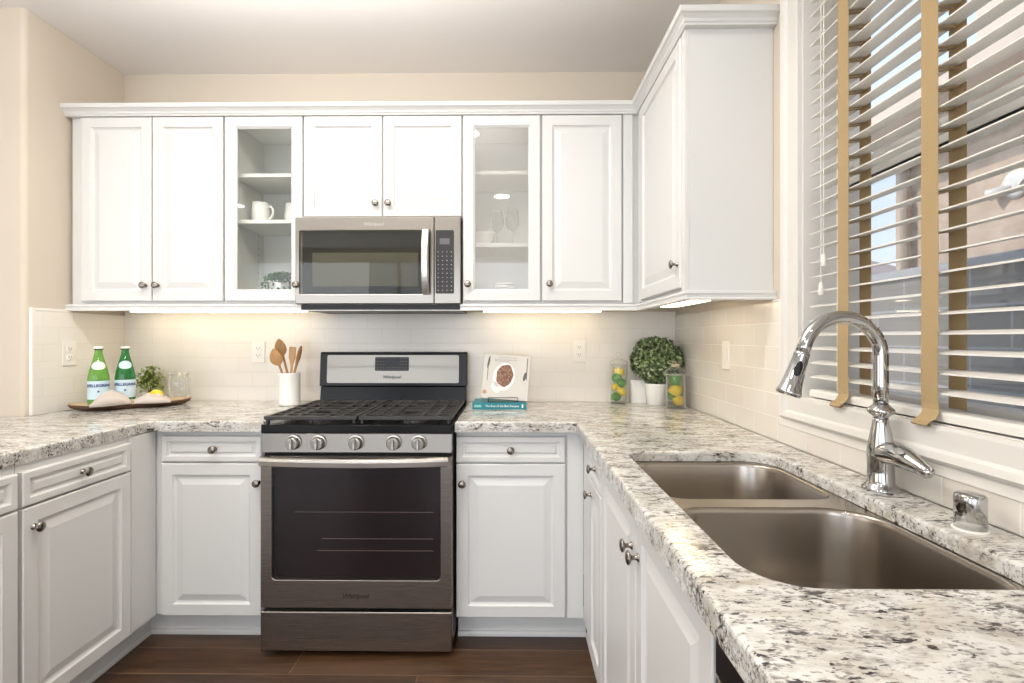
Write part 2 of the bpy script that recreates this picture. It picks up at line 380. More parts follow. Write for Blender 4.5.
# left wall stub ends in a bullnose corner and turns away to the left
rc = 0.02; Yc = 2.078
poly = [(XL, B), (XL, Yc + rc)] + [(XL - rc + rc * math.cos(-a), Yc + rc + rc * math.sin(-a)) for a in [PI / 2 * i / 8 for i in range(1, 9)]] + [(-4.6, Yc), (-4.6, B)]
m = MB(); m.prism(poly, 'z', 0, ZC); struct(m.build('wall_left', WALL2, bevel=0))
m = MB(); m.box(-4.75, -4.6, -3.3, Yc, 0, ZC)
struct(m.build('wall_far_left', WALL))
m = MB(); m.box(-4.75, -4.3, -3.4, -3.25, 0, ZC).box(0.7, 1.05, -3.4, -3.25, 0, ZC).box(-4.3, .7, -3.4, -3.25, 2.5, ZC).box(-4.3, .7, -3.4, -3.25, 0, .05)
struct(m.build('wall_rear', WALL))

# sink window: casing, frame, sashes, glass
win = thing('window_1', None, None); win['kind'] = 'structure'
m = MB(); cprof = [(0, 0), (-.012, 0), (-.014, .008), (-.014, .046), (-.022, .052), (-.025, .066), (-.016, .075), (0, .075)]
cr_ = []
for sy, sz, yy, zz in ((1, -1, WY1, WZ0), (-1, -1, WY0, WZ0), (-1, 1, WY0, WZ1), (1, 1, WY1, WZ1), (1, -1, WY1, WZ0)):
    cr_.append([(XR + d, yy + sy * w_ * 1.12, zz + sz * w_) for d, w_ in cprof])
m.loft(cr_, False, False); bmesh.ops.remove_doubles(m.bm, verts=m.bm.verts[:], dist=1e-5)
m.build('window_casing', TRIM, win)
# reveal lining
m = MB(); e = .006
m.box(XR + .001, WT, WY1 - e, WY1 + .001, WZ0, WZ1).box(XR + .001, WT, WY0 - .001, WY0 + e, WZ0, WZ1).box(XR + .001, WT, WY0, WY1, WZ0 - .001, WZ0 + e - .004).box(XR + .001, WT, WY0, WY1, WZ1 - e, WZ1 + .001)
m.build('window_reveal', TRIM, win)
fx0, fx1 = .965, 1.035
m = MB(); f = .045
m.box(fx0, fx1, WY1 - e - f, WY1 - e, WZ0 + .002, WZ1 - e).box(fx0, fx1, WY0 + e, WY0 + e + f, WZ0 + .002, WZ1 - e)
m.box(fx0, fx1, WY0 + e + f, WY1 - e - f, WZ0 + .002, WZ0 + .002 + .03).box(fx0, fx1, WY0 + e + f, WY1 - e - f, WZ1 - e - f, WZ1 - e)
m.build('window_frame', VINYL, win, bevel=.003)
m = MB(); m.box(.972, 1.02, WY0 + e + f, WY1 - e - f, 1.69, 1.735).box(.985, 1.03, WY0 + e + f, WY1 - e - f, 1.735, 1.755)
m.build('sash_rail', VINYL, win, bevel=.003)
MB().box(.974, .984, WY0 + e + f, WY1 - e - f, 1.681, 1.6895).build('sash_gasket', BLACKP, win)
MB().box(1.008, 1.012, WY0 + .03, WY1 - .03, 1.72, WZ1 - .03).build('glass_pane', WPANE, win)
MB().box(1.000, 1.004, WY0 + .03, WY1 - .03, WZ0 + .02, 1.70).build('glass_pane', WPANE, win)
MB().box(1.028, 1.030, WY0 + .03, WY1 - .03, WZ0 + .02, 1.72).build('insect_screen', SCREEN, win)

# patio opening frames behind the camera
for i, (a0, b0, ax) in enumerate(((-4.3, .7, 'y'),)):
    wn = thing('window_%d' % (i + 2), None, None); wn['kind'] = 'structure'
    m = MB()
    if ax == 'y':
        for x in (a0, (a0 + b0) / 2 - .03, b0 - .06): m.box(x, x + .06, -3.36, -3.30, .05, 2.5)
        m.box(a0, b0, -3.36, -3.30, .05, .12).box(a0, b0, -3.36, -3.30, 2.44, 2.5)
    else:
        for y in (a0, (a0 + b0) / 2 - .03, b0 - .06): m.box(-4.72, -4.66, y, y + .06, .6, 2.35)
        m.box(-4.72, -4.66, a0, b0, .6, .66).box(-4.72, -4.66, a0, b0, 2.29, 2.35)
    m.build('window_frame', VINYL, wn)

# recessed ceiling cans
proto = None
for cx, cy in CANS:
    if proto is None:
        proto = thing('recessed_ceiling_light', 'round recessed ceiling light with a white trim ring', 'ceiling light', (cx, cy, ZC), 0, 'recessed ceiling lights')
        m = MB(); m.lathe([(.075, -.001), (.092, -.001), (.092, -.006), (.075, -.010)], n=32, cap0=False, cap1=False); m.build('trim_ring', PLASTIC, proto, smooth=True)
        m = MB(); m.lathe([(.074, -.002), (.074, -.0035)]); m.build('diffuser', GLOWC, proto)
    else: copy_tree(proto, (cx, cy, ZC))

# ------------------------------------------------------------------ backsplash
TB = B - .008; TR = XR - .008; TL = XL + .012
t = thing('tile_backsplash', 'white subway tile backsplash on the wall behind the range', 'backsplash')
MB().box(XL + .012, XR - .009, TB, B - .0005, .86, 1.386).build('tile_field', TILEB, t)
t = thing('tile_backsplash', 'shade-toned subway tile backsplash running from the corner under the sink window', 'backsplash')
m = MB(); m.box(TR, XR, 1.600, TB - .0005, CT, 1.366).box(TR, XR, -.4, 1.600, CT, .970); m.build('tile_field', TILES, t)
m = MB(); m.box(TR - .003, XR, -.4, 1.600, .970, .996); m.build('edge_trim', TILET, t, bevel=.004, seg=3)
m = MB(); m.box(TR - .003, XR, 1.580, 1.6005, .997, 1.374).box(TR - .003, XR, 1.6005, 1.645, 1.366, 1.374); m.build('edge_trim', TILET, t, bevel=.003, seg=3)
t = thing('tile_backsplash', 'white subway tile panel on the short left wall beside the bottles', 'backsplash')
MB().box(XL, TL, Yc + .035, TB, CT, 1.366).build('tile_field', TILEL, t)
m = MB(); m.box(XL, TL + .003, Yc + .018, Yc + .035, CT, 1.380).box(XL, TL + .003, Yc + .035, 2.288, 1.366, 1.380); m.build('edge_trim', TILET, t, bevel=.003, seg=3)

# ------------------------------------------------------------------ cabinetry
def door_mesh(x0, x1, z0, z1, y, t=.02, fr=.046, glass=False):
    """raised panel front facing -Y whose face is at y"""
    m = MB(); bm = m.bm
    def ring(i, d): return [bm.verts.new((x0 + i, y + d, z0 + i)), bm.verts.new((x1 - i, y + d, z0 + i)), bm.verts.new((x1 - i, y + d, z1 - i)), bm.verts.new((x0 + i, y + d, z1 - i))]
    if glass: st = [(0, t), (0, .003), (.003, 0), (fr, 0), (fr + .007, .006), (fr + .010, .008), (fr + .010, t)]
    else: st = [(0, t), (0, .003), (.003, 0), (fr, 0), (fr + .005, .007), (fr + .011, .0095), (fr + .014, .0092), (min(fr + .041, (z1 - z0) / 2 - .011), .0025 if z1 - z0 < .2 else .0015)]
    R = [ring(*s) for s in st]
    for a, b in zip(R, R[1:]):
        for i in range(4): j = (i + 1) % 4; bm.faces.new((a[i], a[j], b[j], b[i]))
    if glass:
        a, b = R[-1], R[0]
        for i in range(4): j = (i + 1) % 4; bm.faces.new((a[i], a[j], b[j], b[i]))
    else: bm.faces.new(R[-1]); bm.faces.new(R[0][::-1])
    return m
Mk = Matrix.Rotation(PI / 2, 4, 'X')
def knob(x, y, z, parent, name='knob'):
    m = MB(); m.lathe([(.0095, 0), (.0095, .002), (.006, .004), (.0048, .010), (.0055, .016), (.0115, .019), (.0155, .0225), (.0155, .0245), (.012, .0275), (.006, .029), (.001, .0295)], (x, y, z), 24, Mk)
    return m.build(name, NICKEL, parent, smooth=True)
def fronts(par, els, yf):
    for e in els:
        k, x0, x1, z0, z1 = e[:5]; kn = e[5]
        if k == 'drawer': o = door_mesh(x0, x1, z0, z1, yf, fr=.021).build('drawer', WHITE, par)
        elif k == 'door': o = door_mesh(x0, x1, z0, z1, yf).build('door', WHITE, par)
        else:
            o = door_mesh(x0, x1, z0, z1, yf, glass=True, fr=.044).build('door', WHITE, par)
            q = .052; MB().box(x0 + q, x1 - q, yf + .010, yf + .013, z0 + q, z1 - q).build('glass_pane', PANEH if k == 'hazy' else PANE, o)
        if kn: knob(kn[0], yf - .0, kn[1], o)
def base_cab(label, loc, rz, wdt, dep, els, toe=None, fill=None, td=.070):
    # local frame: front frame at y=0.02 (door faces at y=0), facing -Y
    t = thing('base_cabinet', label, 'cabinet', loc, rz, 'white base cabinets')
    m = MB(); m.box(0, wdt, .020, .040, .115, .871)
    m.box(0, .018, .040, dep, .115, .871).box(wdt - .018, wdt, .040, dep, .115, .871).box(.018, wdt - .018, .040, dep, .115, .133).box(.018, wdt - .018, dep - .01, dep, .133, .871)
    m.build('carcass', WHITE, t)
    q0, q1 = toe or (0, wdt); m = MB(); m.box(q0, q1, td + .012, td + .028, .0, .1148)
    m.prism([(td + .012, 0), (td, 0), (td, .010), (td + .004, .018), (td + .012, .020)], 'x', q0, q1)
    m.build('toe_kick', WHITE, t)
    if fill: MB().box(fill[0], fill[1], .008, .0205, .115, .868).build('filler_strip', WHITE, t)
    fronts(t, els, 0); return t
ZD0, ZD1, ZR0, ZR1 = .118, .738, .745, .848
# back run
base_cab('white base cabinet with one drawer and one door left of the range', (-1.4718, 1.995, 0), 0, .4738, .60,
         [('drawer', .0418, .4518, ZR0, ZR1, (.2618, .797)), ('door', .0418, .4518, ZD0, ZD1, (.4400, .662))], toe=(-.062, .4738))
base_cab('white base cabinet with one drawer and one door right of the range', (-.228, 1.995, 0), 0, .5155, .60,
         [('drawer', .001, .441, ZR0, ZR1, (.221, .797)), ('door', .001, .441, ZD0, ZD1, (.026, .662))], fill=(.450, .515), toe=(0, .536))
# left run, facing +X (local x -> +Y)
base_cab('white base cabinet on the left run next to the corner, drawer over door', (-1.452, 1.446, 0), PI / 2, .562, .58,
         [('drawer', .004, .420, ZR0, ZR1, (.207, .797)), ('door', .004, .420, ZD0, ZD1, (.036, .676))], toe=(0, .632), fill=(.430, .560))
base_cab('white base cabinet cut by the left edge of the photo', (-1.452, .985, 0), PI / 2, .459, .58,
         [('drawer', .004, .452, ZR0, ZR1, (.228, .797)), ('door', .004, .452, ZD0, ZD1, (.036, .676))])
# right run, facing -X (local x -> -Y)
base_cab('narrow white base cabinet between the inner corner and the sink cabinet', (.280, 2.0, 0), -PI / 2, .435, .555,
         [('drawer', .190, .431, ZR0, ZR1, (.320, .802)), ('door', .190, .431, ZD0, ZD1, (.240, .690))], toe=(-.066, .435), fill=(0, .186), td=.026)
base_cab('white sink cabinet with two tall doors and paired knobs under the sink', (.280, 1.564, 0), -PI / 2, .868, .555,
         [('door', .004, .434, ZD0, ZR1, (.404, .762)), ('door', .440, .866, ZD0, ZR1, (.464, .760))], td=.026)
# dishwasher
t = thing('dishwasher', 'dark stainless dishwasher at the near end beneath the counter', 'dishwasher', (.280, .690, 0), -PI / 2)
MB().box(.004, .596, .03, .56, .02, .868).build('body', BLACKP, t)
MB().box(.004, .596, .0, .03, .115, .78).build('door', STEELD, t, bevel=.003)
MB().box(.004, .596, .0, .03, .785, .866).build('control_panel', BLACKP, t, bevel=.003)
m = MB(); m.tube([(.06, -.035, .72), (.54, -.035, .72)], .009).tube([(.09, -.035, .72), (.09, 0, .72)], .007).tube([(.51, -.035, .72), (.51, 0, .72)], .007); m.build('handle', STEELL, t, smooth=True)
MB().box(.01, .59, .05, .06, .02, .112).build('kick_plate', BLACKP, t)

# uppers. Face frame front at y=.02 local, box to the wall
def upper(label, loc, rz, wdt, dep, z0, z1, els, shelves=(), openr=None, kind='cabinet', side=False):
    t = thing('wall_cabinet', label, 'cabinet', loc, rz, 'white wall cabinets')
    m = MB()
    if openr:
        a0, a1 = openr
        m.box(0, a0, .020, .038, z0, z1).box(a1, wdt, .020, .038, z0, z1).box(a0, a1, .020, .038, z0, z0 + .052).box(a0, a1, .020, .038, z1 - .045, z1)
        m.build('face_frame', WHITE, t)
        m = MB()
        m.box(0, .014, .038, dep, z0, z1).box(wdt - .014, wdt, .038, dep, z0, z1).box(.014, wdt - .014, .038, dep, z0, z0 + .046).box(.014, wdt - .014, .038, dep, z1 - .016, z1).box(.014, wdt - .014, dep - .008, dep, z0 + .046, z1 - .016)
        m.build('carcass', WHITE_IN, t)
        for z in shelves: MB().box(.015, wdt - .015, .055, dep - .009, z - .018, z).build('shelf', WHITE_IN, t, bevel=.002)
        for k in range(12): m = MB(); m.tube([(.0138, dep - .06, z0 + .12 + k * .032), (.0150, dep - .06, z0 + .12 + k * .032)], .0028, 8); m.build('shelf_pin_hole', SLOT, t)
    else: m.box(0, wdt, .020, dep, z0, z1).build('carcass', WHITE, t, bevel=.0015)
    fronts(t, els, 0); return t
UZ0, UZ1, UD0, UD1 = 1.400, 2.290, 1.419, 2.272
UY = 2.27; ud = B - UY - .001
upper('white wall cabinet with two tall solid doors at the far left', (-2.060, UY, 0), 0, .723, ud, UZ0, UZ1,
      [('door', .056, .386, UD0, UD1, (.360, 1.491)), ('door', .392, .719, UD0, UD1, (.418, 1.491))])
gl = upper('glass-front wall cabinet left of the microwave, holding mugs and a plant', (-1.335, UY, 0), 0, .368, ud, UZ0, UZ1,
      [('clear', .004, .364, UD0, UD1, (.342, 1.492))], shelves=(1.808, 2.027), openr=(.04, .328))
upper('short white wall cabinet with two doors above the microwave', (-.966, UY, 0), 0, .735, ud, 1.804, UZ1,
      [('door', .003, .364, 1.808, UD1, (.338, 1.866)), ('door', .371, .731, 1.808, UD1, (.397, 1.866))])
gr = upper('glass-front wall cabinet right of the microwave, holding glasses and bowls', (-.230, UY, 0), 0, .362, ud, UZ0, UZ1,
      [('hazy', .004, .358, UD0, UD1, (.026, 1.494))], shelves=(1.695, 2.036), openr=(.04, .322))
c = upper('white wall cabinet with one tall solid door beside the inside corner', (.133, UY, 0), 0, .730, ud, UZ0, UZ1,
      [('door', .004, .368, UD0, UD1, (.036, 1.496))])
MB().box(.376, .420, .008, .0205, UD0 - .01, UD1 + .01).build('filler_strip', WHITE, c)
# right wall cabinet, door on -X side: built from corner to its end panel
t = thing('wall_cabinet', 'white wall cabinet on the window wall showing its blank end panel', 'cabinet', (.570, 2.269, 0), -PI / 2, 'white wall cabinets')
MB().box(0, .612, .020, XR - .570 - .001, UZ0, UZ1).build('carcass', WHITE, t)
MB().box(.612, .619, .020, XR - .570 - .001, UZ0, UZ1).build('end_panel', WHITE, t, bevel=.001)
MB().box(.001, .045, .006, .020, UD0 - .01, UD1 + .01).build('filler_strip', WHITE, t)
fronts(t, [('door', .050, .580, UD0, UD1, (.556, 1.502))], 0)
MB().box(.5835, .619, .004, .020, UZ0, UZ1).build('corner_stile', WHITE, t, bevel=.001)

# crown and light rail follow the same L: back run then right cabinet round its end
def run(prof, name, label, cat, xs):
    # prof: list of (out, z); path in plan with outward offset o
    pts = []
    path = lambda o: [(-2.060 - (min(o, .027) if xs else 0), 2.29 - o), (.590 - o, 2.29 - o), (.590 - o, 1.650 - o), (XR - .001, 1.650 - o)]
    m = MB(); R = [[(x, y, z) for o, z in prof] for x, y in []]
    n = len(prof); P = [path(o) for o, z in prof]
    rings = [[(P[i][k][0], P[i][k][1], prof[i][1]) for i in range(n)] for k in range(4)]
    m.loft(rings); o = m.build(name, WHITE); return tag(o, label, cat)
run([(0, 2.290), (0, 2.276), (.022, 2.276), (.023, 2.282), (.027, 2.286), (.029, 2.294), (.038, 2.304), (.045, 2.308), (.046, 2.314), (.048, 2.325), (-.02, 2.325), (-.02, 2.290)],
    'crown_molding', 'white crown molding along the tops of the wall cabinets', 'molding', True)
run([(0, 1.400), (.010, 1.400), (.013, 1.405), (.020, 1.404), (.022, 1.396), (.018, 1.390), (.018, 1.382), (.023, 1.378), (.022, 1.374), (-.002, 1.374), (-.002, 1.3995)],
    'light_rail', 'white light rail molding along the bottoms of the wall cabinets', 'molding', True)

# under-cabinet lights
def ucl(label, x0, x1, y0, y1, cord=False, p=None):
    t = thing('under_cabinet_light', label, 'light', ((x0 + x1) / 2, (y0 + y1) / 2, 1.399), 0, 'under-cabinet lights')
    a, b = (x1 - x0) / 2, (y1 - y0) / 2
    MB().box(-a, a, -b, b, -.012, 0).build('housing', PLASTIC, t, bevel=.002)
    m = MB(); rr = min(a, b) * .9
    m.loft([rrect(-a * .96, a * .96, -b * .94, b * .94, rr * .9, z=-.012), rrect(-a * .95, a * .95, -b * .9, b * .9, rr * .85, z=-.0205)]); m.build('diffuser', GLOW, t)
    if cord:
        m = MB(); m.tube([(0, -b, -.008), (.03, -b - .02, -.010), (.10, -b - .05, -.012), (.16, -b - .06, -.012)], .003); m.build('cord', SLOT, t, smooth=True)
    return t
ucl('long slim warm light bar under the wall cabinets left of the microwave', -1.96, -1.02, 2.47, 2.52)
ucl('long slim warm light bar under the wall cabinets right of the microwave', -.16, .46, 2.47, 2.52)
ucl('glowing oblong light bar under the cabinet on the window wall', .615, .700, 1.70, 2.12, cord=True)

# ------------------------------------------------------------------ countertops and sink
HX0, HX1, HY0, HY1 = .335, .748, .668, 1.458
hole = rrect(HX0, HX1, HY0, HY1, [.085, .045, .085, .075], 10)
CXR = TR - .0002; CYB = TB - .0002
rangeL, rangeR = -.996, -.230
outer = [(rangeR, CYB), (rangeR, 1.968), (.253, 1.968), (.253, -.40), (CXR, -.40), (CXR, CYB)]
bm = plate(outer, [hole], .886, CT, .007, 3)
ap = MB(); ap.bm.free(); ap.bm = bm
ap.box(rangeR, .283, 1.9685, 1.998, .872, .8865).box(.2535, .283, -.40, 1.9690, .872, .8865)
ct = ap.build('granite_countertop', GRAN); tag(ct, 'speckled granite countertop right of the range, carrying the sink', 'countertop')
outer = [(rangeL, CYB), (TL + .0002, CYB), (TL + .0002, Yc - .001), (-2.30, Yc - .001), (-2.30, .60), (-1.462, .60), (-1.462, 1.945), (-1.440, 1.968), (rangeL, 1.968)]
bm = plate(outer, [], .886, CT, .007, 3)
ap = MB(); ap.bm.free(); ap.bm = bm
ap.box(-1.44, rangeL, 1.9685, 1.998, .872, .8865).box(-1.492, -1.4625, .60, 1.99, .872, .8865)
ct = ap.build('granite_countertop', GRAN); tag(ct, 'granite countertop left of the range, wrapping the left corner', 'countertop')

sk = thing('kitchen_sink', 'undermount stainless double bowl sink set in the granite', 'sink', (0, 0, 0))
zr = .884
far = (.342, .742, 1.118, 1.450); near = (.342, .746, .682, 1.066)
fr_ = [.10, .06, .06, .06]; nr_ = [.10, .06, .085, .085]
bm = plate(rrect(.30, .785, .645, 1.495, .04, 8), [rrect(*far, fr_, 8), rrect(*near, nr_, 8)], zr - .0015, zr + .0008)
bm_build(bm, 'flange', SINKM, sk)
def bowl(r, rs, dep):
    x0, x1, y0, y1 = r; m = MB(); rings = []
    prof = [(0, 0), (.002, -.004), (.004, -.012), (.010, -dep + .05), (.016, -dep + .025), (.028, -dep + .010), (.045, -dep + .002), (.10, -dep)]
    for i, dz in prof:
        rings.append(rrect(x0 + i, x1 - i, y0 + i, y1 - i, [max(.01, q - i * .3) for q in rs], 8, zr + dz))
    m.loft(rings, cap0=False, cap1=True); o = m.build('bowl', SINKM, sk, smooth=True)
    s = o.modifiers.new('solid', 'SOLIDIFY'); s.thickness = .0012; s.offset = 0
    cx, cy = (x0 + x1) / 2, (y0 + y1) / 2; d = MB(); d.lathe([(.052, .0008), (.052, .003), (.040, .003), (.034, .0015), (.006, .0015), (.005, .008), (.001, .009)], (cx, cy, zr - dep), 32); d.build('drain', CHROME, sk, smooth=True)
bowl(far, fr_, .17); bowl(near, nr_, .20)

# faucet
fx, fy = .812, 1.098
t = thing('kitchen_faucet', 'tall chrome gooseneck faucet with pull-down spray head behind the sink', 'faucet', (fx, fy, CT))
m = MB(); m.lathe([(.036, 0), (.036, .004), (.032, .009), (.029, .012), (.0255, .018), (.0250, .05), (.0262, .075), (.0250, .095), (.020, .125), (.0155, .148), (.0140, .160)], n=40)
m.build('body', CHROME, t, smooth=True)
m = MB(); m.lathe([(.0140, .158), (.017, .163), (.0250, .170), (.0262, .174), (.0250, .178), (.018, .184), (.0145, .188)], n=40); m.build('collar', CHROME, t, smooth=True)
pts = [(0, 0, .186), (0, 0, .23), (0, 0, .27)]; R = .085; cz = .2946
for i in range(0, 25):
    a = math.radians(0 + i * 165 / 24); pts.append((-R + R * math.cos(a), 0, cz + R * math.sin(a)))
dr = (Vector(pts[-1]) - Vector(pts[-2])).normalized(); pts.append(tuple(Vector(pts[-1]) + dr * .018)); ex = Vector(pts[-1])
m = MB(); m.tube(pts, .0145, 24); m.build('spout_tube', CHROME, t, smooth=True)
ang = math.atan2(dr.x, dr.z)
Mh = Matrix.Rotation(ang, 4, 'Y')
m = MB(); m.lathe([(.0145, -.004), (.0165, .0), (.0165, .004), (.0160, .008), (.0175, .030), (.0200, .060), (.0225, .080), (.0260, .088), (.0265, .092), (.0235, .097), (.012, .097)], ex, 36, Mh)
hd = m.build('spray_head', CHROME, t, smooth=True)
# spray button on the side that faces the room corner of the camera
nb = Vector((-.35, -.93, 0)); 
ax = dr; side = nb - ax * nb.dot(ax); side.normalize(); tan = ax.cross(side)
m = MB(); cc = ex + ax * .038 + side * .0165
M3 = Matrix((tan, ax, side)).transposed().to_4x4()
m.ball(cc, 1, (.0080, .0200, .0045), 20, 10, M3); m.build('spray_button', BLACKP, hd, smooth=True)
# lever
m = MB()
lv = [(0, .010, .074), (.0, -.018, .084), (0, -.045, .087), (0, -.068, .085), (0, -.088, .081), (0, -.106, .076), (0, -.122, .072), (0, -.130, .070)]
m.tube(lv, [.018, .0245, .0250, .0235, .0190, .0150, .0125, .008], 24); m.ball((0, -.120, .072), .0132); m.build('lever_handle', CHROME, t, smooth=True)
# air gap
t = thing('air_gap', 'short round chrome air gap cap beside the faucet', 'air gap', (.800, .872, CT))
m = MB(); m.lathe([(.026, 0), (.026, .002), (.0235, .003)]); m.build('gasket', PLASTIC, t)
m = MB(); m.lathe([(.0225, .002), (.0225, .056), (.0215, .060), (.019, .0625), (.001, .064)], n=40); m.build('cap', CHROME, t, smooth=True)
MB().box(-.0232, -.0222, -.008, .004, .025, .030).build('vent_slot', SLOT, t)

# ------------------------------------------------------------------ range
RX = -.612; RW = .376
rg = thing('gas_range', 'freestanding stainless gas range with black cooktop and five knobs', 'range', (RX, 1.925, 0))
MB().box(-RW, RW, .032, .66, .035, .895).build('body', BLACKP, rg)
MB().box(-RW, RW, 0, .030, .022, .176).build('storage_drawer', STEELD, rg, bevel=.004, seg=3)
for sx_ in (-1, 1):
    for yy in (.07, .60): m = MB(); m.lathe([(.018, 0), (.018, .012), (.010, .014), (.010, .036)], (sx_ * .33, yy, 0), 16); m.build('leveling_foot', BLACKP, rg)
# oven door: frame with rounded window opening
def front_plate(x0, x1, z0, z1, hx0, hx1, hz0, hz1, hr, y0, y1):
    bm = plate([(x0, z0), (x1, z0), (x1, z1), (x0, z1)], [[(p[0], p[1]) for p in rrect(hx0, hx1, hz0, hz1, hr, 6)]], 0, 1)
    for v in bm.verts:
        x, z, h = v.co; v.co = (x, y0 + (y1 - y0) * h, z)
    bmesh.ops.recalc_face_normals(bm, faces=bm.faces[:]); return bm
od = bm_build(front_plate(-RW + .001, RW - .001, .191, .784, -.331, .331, .300, .744, [.006, .006, .018, .018], 0, .030), 'oven_door', STEELD, rg, bevel=.002)
OVG, t_, p_ = newmat('oven_glass'); setp(p_, base=(.008, .006, .006), rough=.06)
p_.inputs['Coat Weight'].default_value = .3
m = MB(); m.box(-.333, .333, .004, .012, .298, .746); m.build('window', glass_thin('dark_oven_glass', (.75, .70, .69), .02, .8, .05, (.012, .008, .008)), od)
# oven cavity with racks just behind the glass
m = MB(); m.box(-.325, .325, .0285, .0315, .30, .744); m.build('cavity_back', plain('oven_enamel', (.030, .016, .016), .4), od)
m = MB()
for z, xa in ((.560, -.25), (.455, -.14), (.408, -.16), ):
    m.tube([(xa, .020, z), (.30, .020, z)], .0018, 8)
for k in range(26): m.tube([(-.25 + k * .022, .022, .5603), (-.25 + k * .022, .022, .5573)], .0012, 6)
m.build('oven_rack', plain('rack_steel', (.5, .45, .4), .3, metal=1.0), od)
# bowed flat handle
m = MB(); rings = []
for i in range(21):
    s = -1 + 2 * i / 20; x = s * (RW - .010); yb = -.024 - .030 * (1 - s * s); 
    rings.append([(x, yb, .752), (x, yb - .012, .756), (x, yb - .014, .775), (x, yb - .010, .786), (x, yb, .789), (x, yb + .004, .77)])
m.loft(rings); 
m.box(-RW + .010, -RW + .040, -.026, 0, .755, .784).box(RW - .040, RW - .010, -.026, 0, .755, .784)
m.build('handle', HANDLE, od, bevel=.0015)
text_part('brand_lettering', 'Whirlpool', .025, LOGO, od, (-.002, -.0006, .238), shear=.25, bold=.0004)
# knob panel
m = MB(); m.prism([(.000, .799), (.032, .799), (.032, .873), (.008, .873)], 'x', -RW, RW); cp = m.build('control_panel', STEEL, rg, bevel=.002)
nrm = math.atan2(.008, .074)
Mkn = Matrix.Rotation(PI / 2 + nrm * .9, 4, 'X')
for kx in (-.246, -.148, 0, .148, .246):
    k = thing('knob', None, None); k.parent = cp; k.location = (kx, .0035, .838)
    m = MB(); m.lathe([(.031, 0), (.031, .003), (.0265, .004), (.0262, .010), (.0245, .018), (.0225, .023), (.020, .024)], (0, 0, 0), 32, Mkn); kb = m.build('knob_x', KNOBS, cp, smooth=False, bevel=.0006)
    bpy.data.objects.remove(k); kb.name = 'knob'; kb.location = (kx, .0035, .838)
    m = MB(); m.box(-.0050, .0050, -.034, -.022, -.021, .022); g = m.build('grip', KNOBS, kb, bevel=.002)
    MB().box(-.0008, .0008, -.0346, -.0338, .002, .020).build('pointer_mark', SLOT, g)
# cooktop
MB().box(-RW, RW, .004, .032, .874, .908).build('front_rim', BLACK, rg, bevel=.003)
MB().box(-RW, RW, .0325, .60, .896, .908).build('cooktop', BLACK, rg, bevel=.002)
for bx, by, br_ in ((-.215, .16, .036), (-.215, .44, .028), (.215, .16, .030), (.215, .44, .034), (0, .30, .030)):
    m = MB(); m.lathe([(br_ + .016, .908), (br_ + .014, .914), (br_ + .004, .915)], (bx, by, 0), 28); b_ = m.build('burner', KNOBS, rg, smooth=True)
    m = MB(); m.lathe([(br_, .9155), (br_, .922), (br_ - .006, .925), (.001, .925)], (bx, by, 0), 28); m.build('burner_cap', IRON, b_, smooth=True)
def grate(x0, x1):
    m = MB(); y0, y1 = .018, .545; zb, zt = .924, .938; r_ = .010
    m.box(x0, x1, y0, y0 + .024, zb, zt).box(x0, x1, y1 - .016, y1, zb, zt).box(x0, x0 + .016, y0 + .024, y1 - .016, zb, zt).box(x1 - .016, x1, y0 + .024, y1 - .016, zb, zt)
    w_ = x1 - x0
    for fx_ in (.18, .34, .66, .82):
        X = x0 + w_ * fx_; m.box(X - .007, X + .007, y0 + .024, y1 - .016, zb + .002, zt)
    for yy in (.10, .16, .22, .285, .38, .44, .50):
        if yy in (.16, .44): m.box(x0 + .016, x0 + w_ * .42, yy - .005, yy + .005, zb, zt - .001); m.box(x1 - w_ * .42, x1 - .016, yy - .005, yy + .005, zb, zt - .001)
        else: m.box(x0 + .016, x1 - .016, yy - .007, yy + .007, zb, zt - .001)
    for a in (x0 + .006, x1 - .018, (x0 + x1) / 2 - .006):
        for b_ in (y0 + .006, y1 - .018, .275): m.box(a, a + .012, b_, b_ + .012, .9085, zb)
    return m.build('grate', IRON, rg, bevel=.002)
grate(-.372, -.004); grate(.004, .372)
# backguard
m = MB(); m.prism([(.585, .9085), (.66, .9085), (.66, 1.0), (.600, 1.0)], 'x', -.372, .376); m.build('back_riser', BLACK, rg, bevel=.003)
bgd = MB().prism([(.592, 1.002), (.672, 1.002), (.672, 1.170), (.612, 1.176), (.606, 1.170)], 'x', -.376, .380).build('backguard', BLACK, rg, bevel=.003)
tilt = math.atan2(.014, .168)
def on_guard(x0, x1, z0, z1, d, name, mat, par, r=.008):
    m = MB(); pts = rrect(x0, x1, z0, z1, r, 4)
    f_ = lambda z: .592 + (z - 1.002) * .014 / .168
    m.loft([[(p[0], f_(p[1]), p[1]) for p in pts], [(p[0], f_(p[1]) - d, p[1]) for p in pts]]); return m.build(name, mat, par)
pn = on_guard(-.338, .338, 1.018, 1.160, .0022, 'trim_panel', STEELL, bgd)
dk = on_guard(-.092, .082, 1.080, 1.150, .0034, 'keypad', GREYK, pn, .006)
on_guard(-.035, .028, 1.112, 1.137, .0042, 'clock_display', DISP, dk, .002)
m = MB(); random.seed(3)
for zx in (1.145, 1.128, 1.112, 1.096, 1.088):
    for xx in (-.078, -.062, -.048, .040, .054, .068) + ((-.03, -.015, 0, .015, .028) if zx < 1.1 else ()):
        f_ = .592 + (zx - 1.002) * .014 / .168
        m.box(xx - .0035, xx + .0035, f_ - .0042, f_ - .0030, zx - .0010, zx + .0010)
m.build('key_legends', MARK, dk)
text_part('brand_lettering', 'Whirlpool', .022, LOGO, pn, (-.005, .592 + .046 * .0833 - .0026 - .0006, 1.048), (PI / 2 - tilt, 0, 0), shear=.25, bold=.0003)

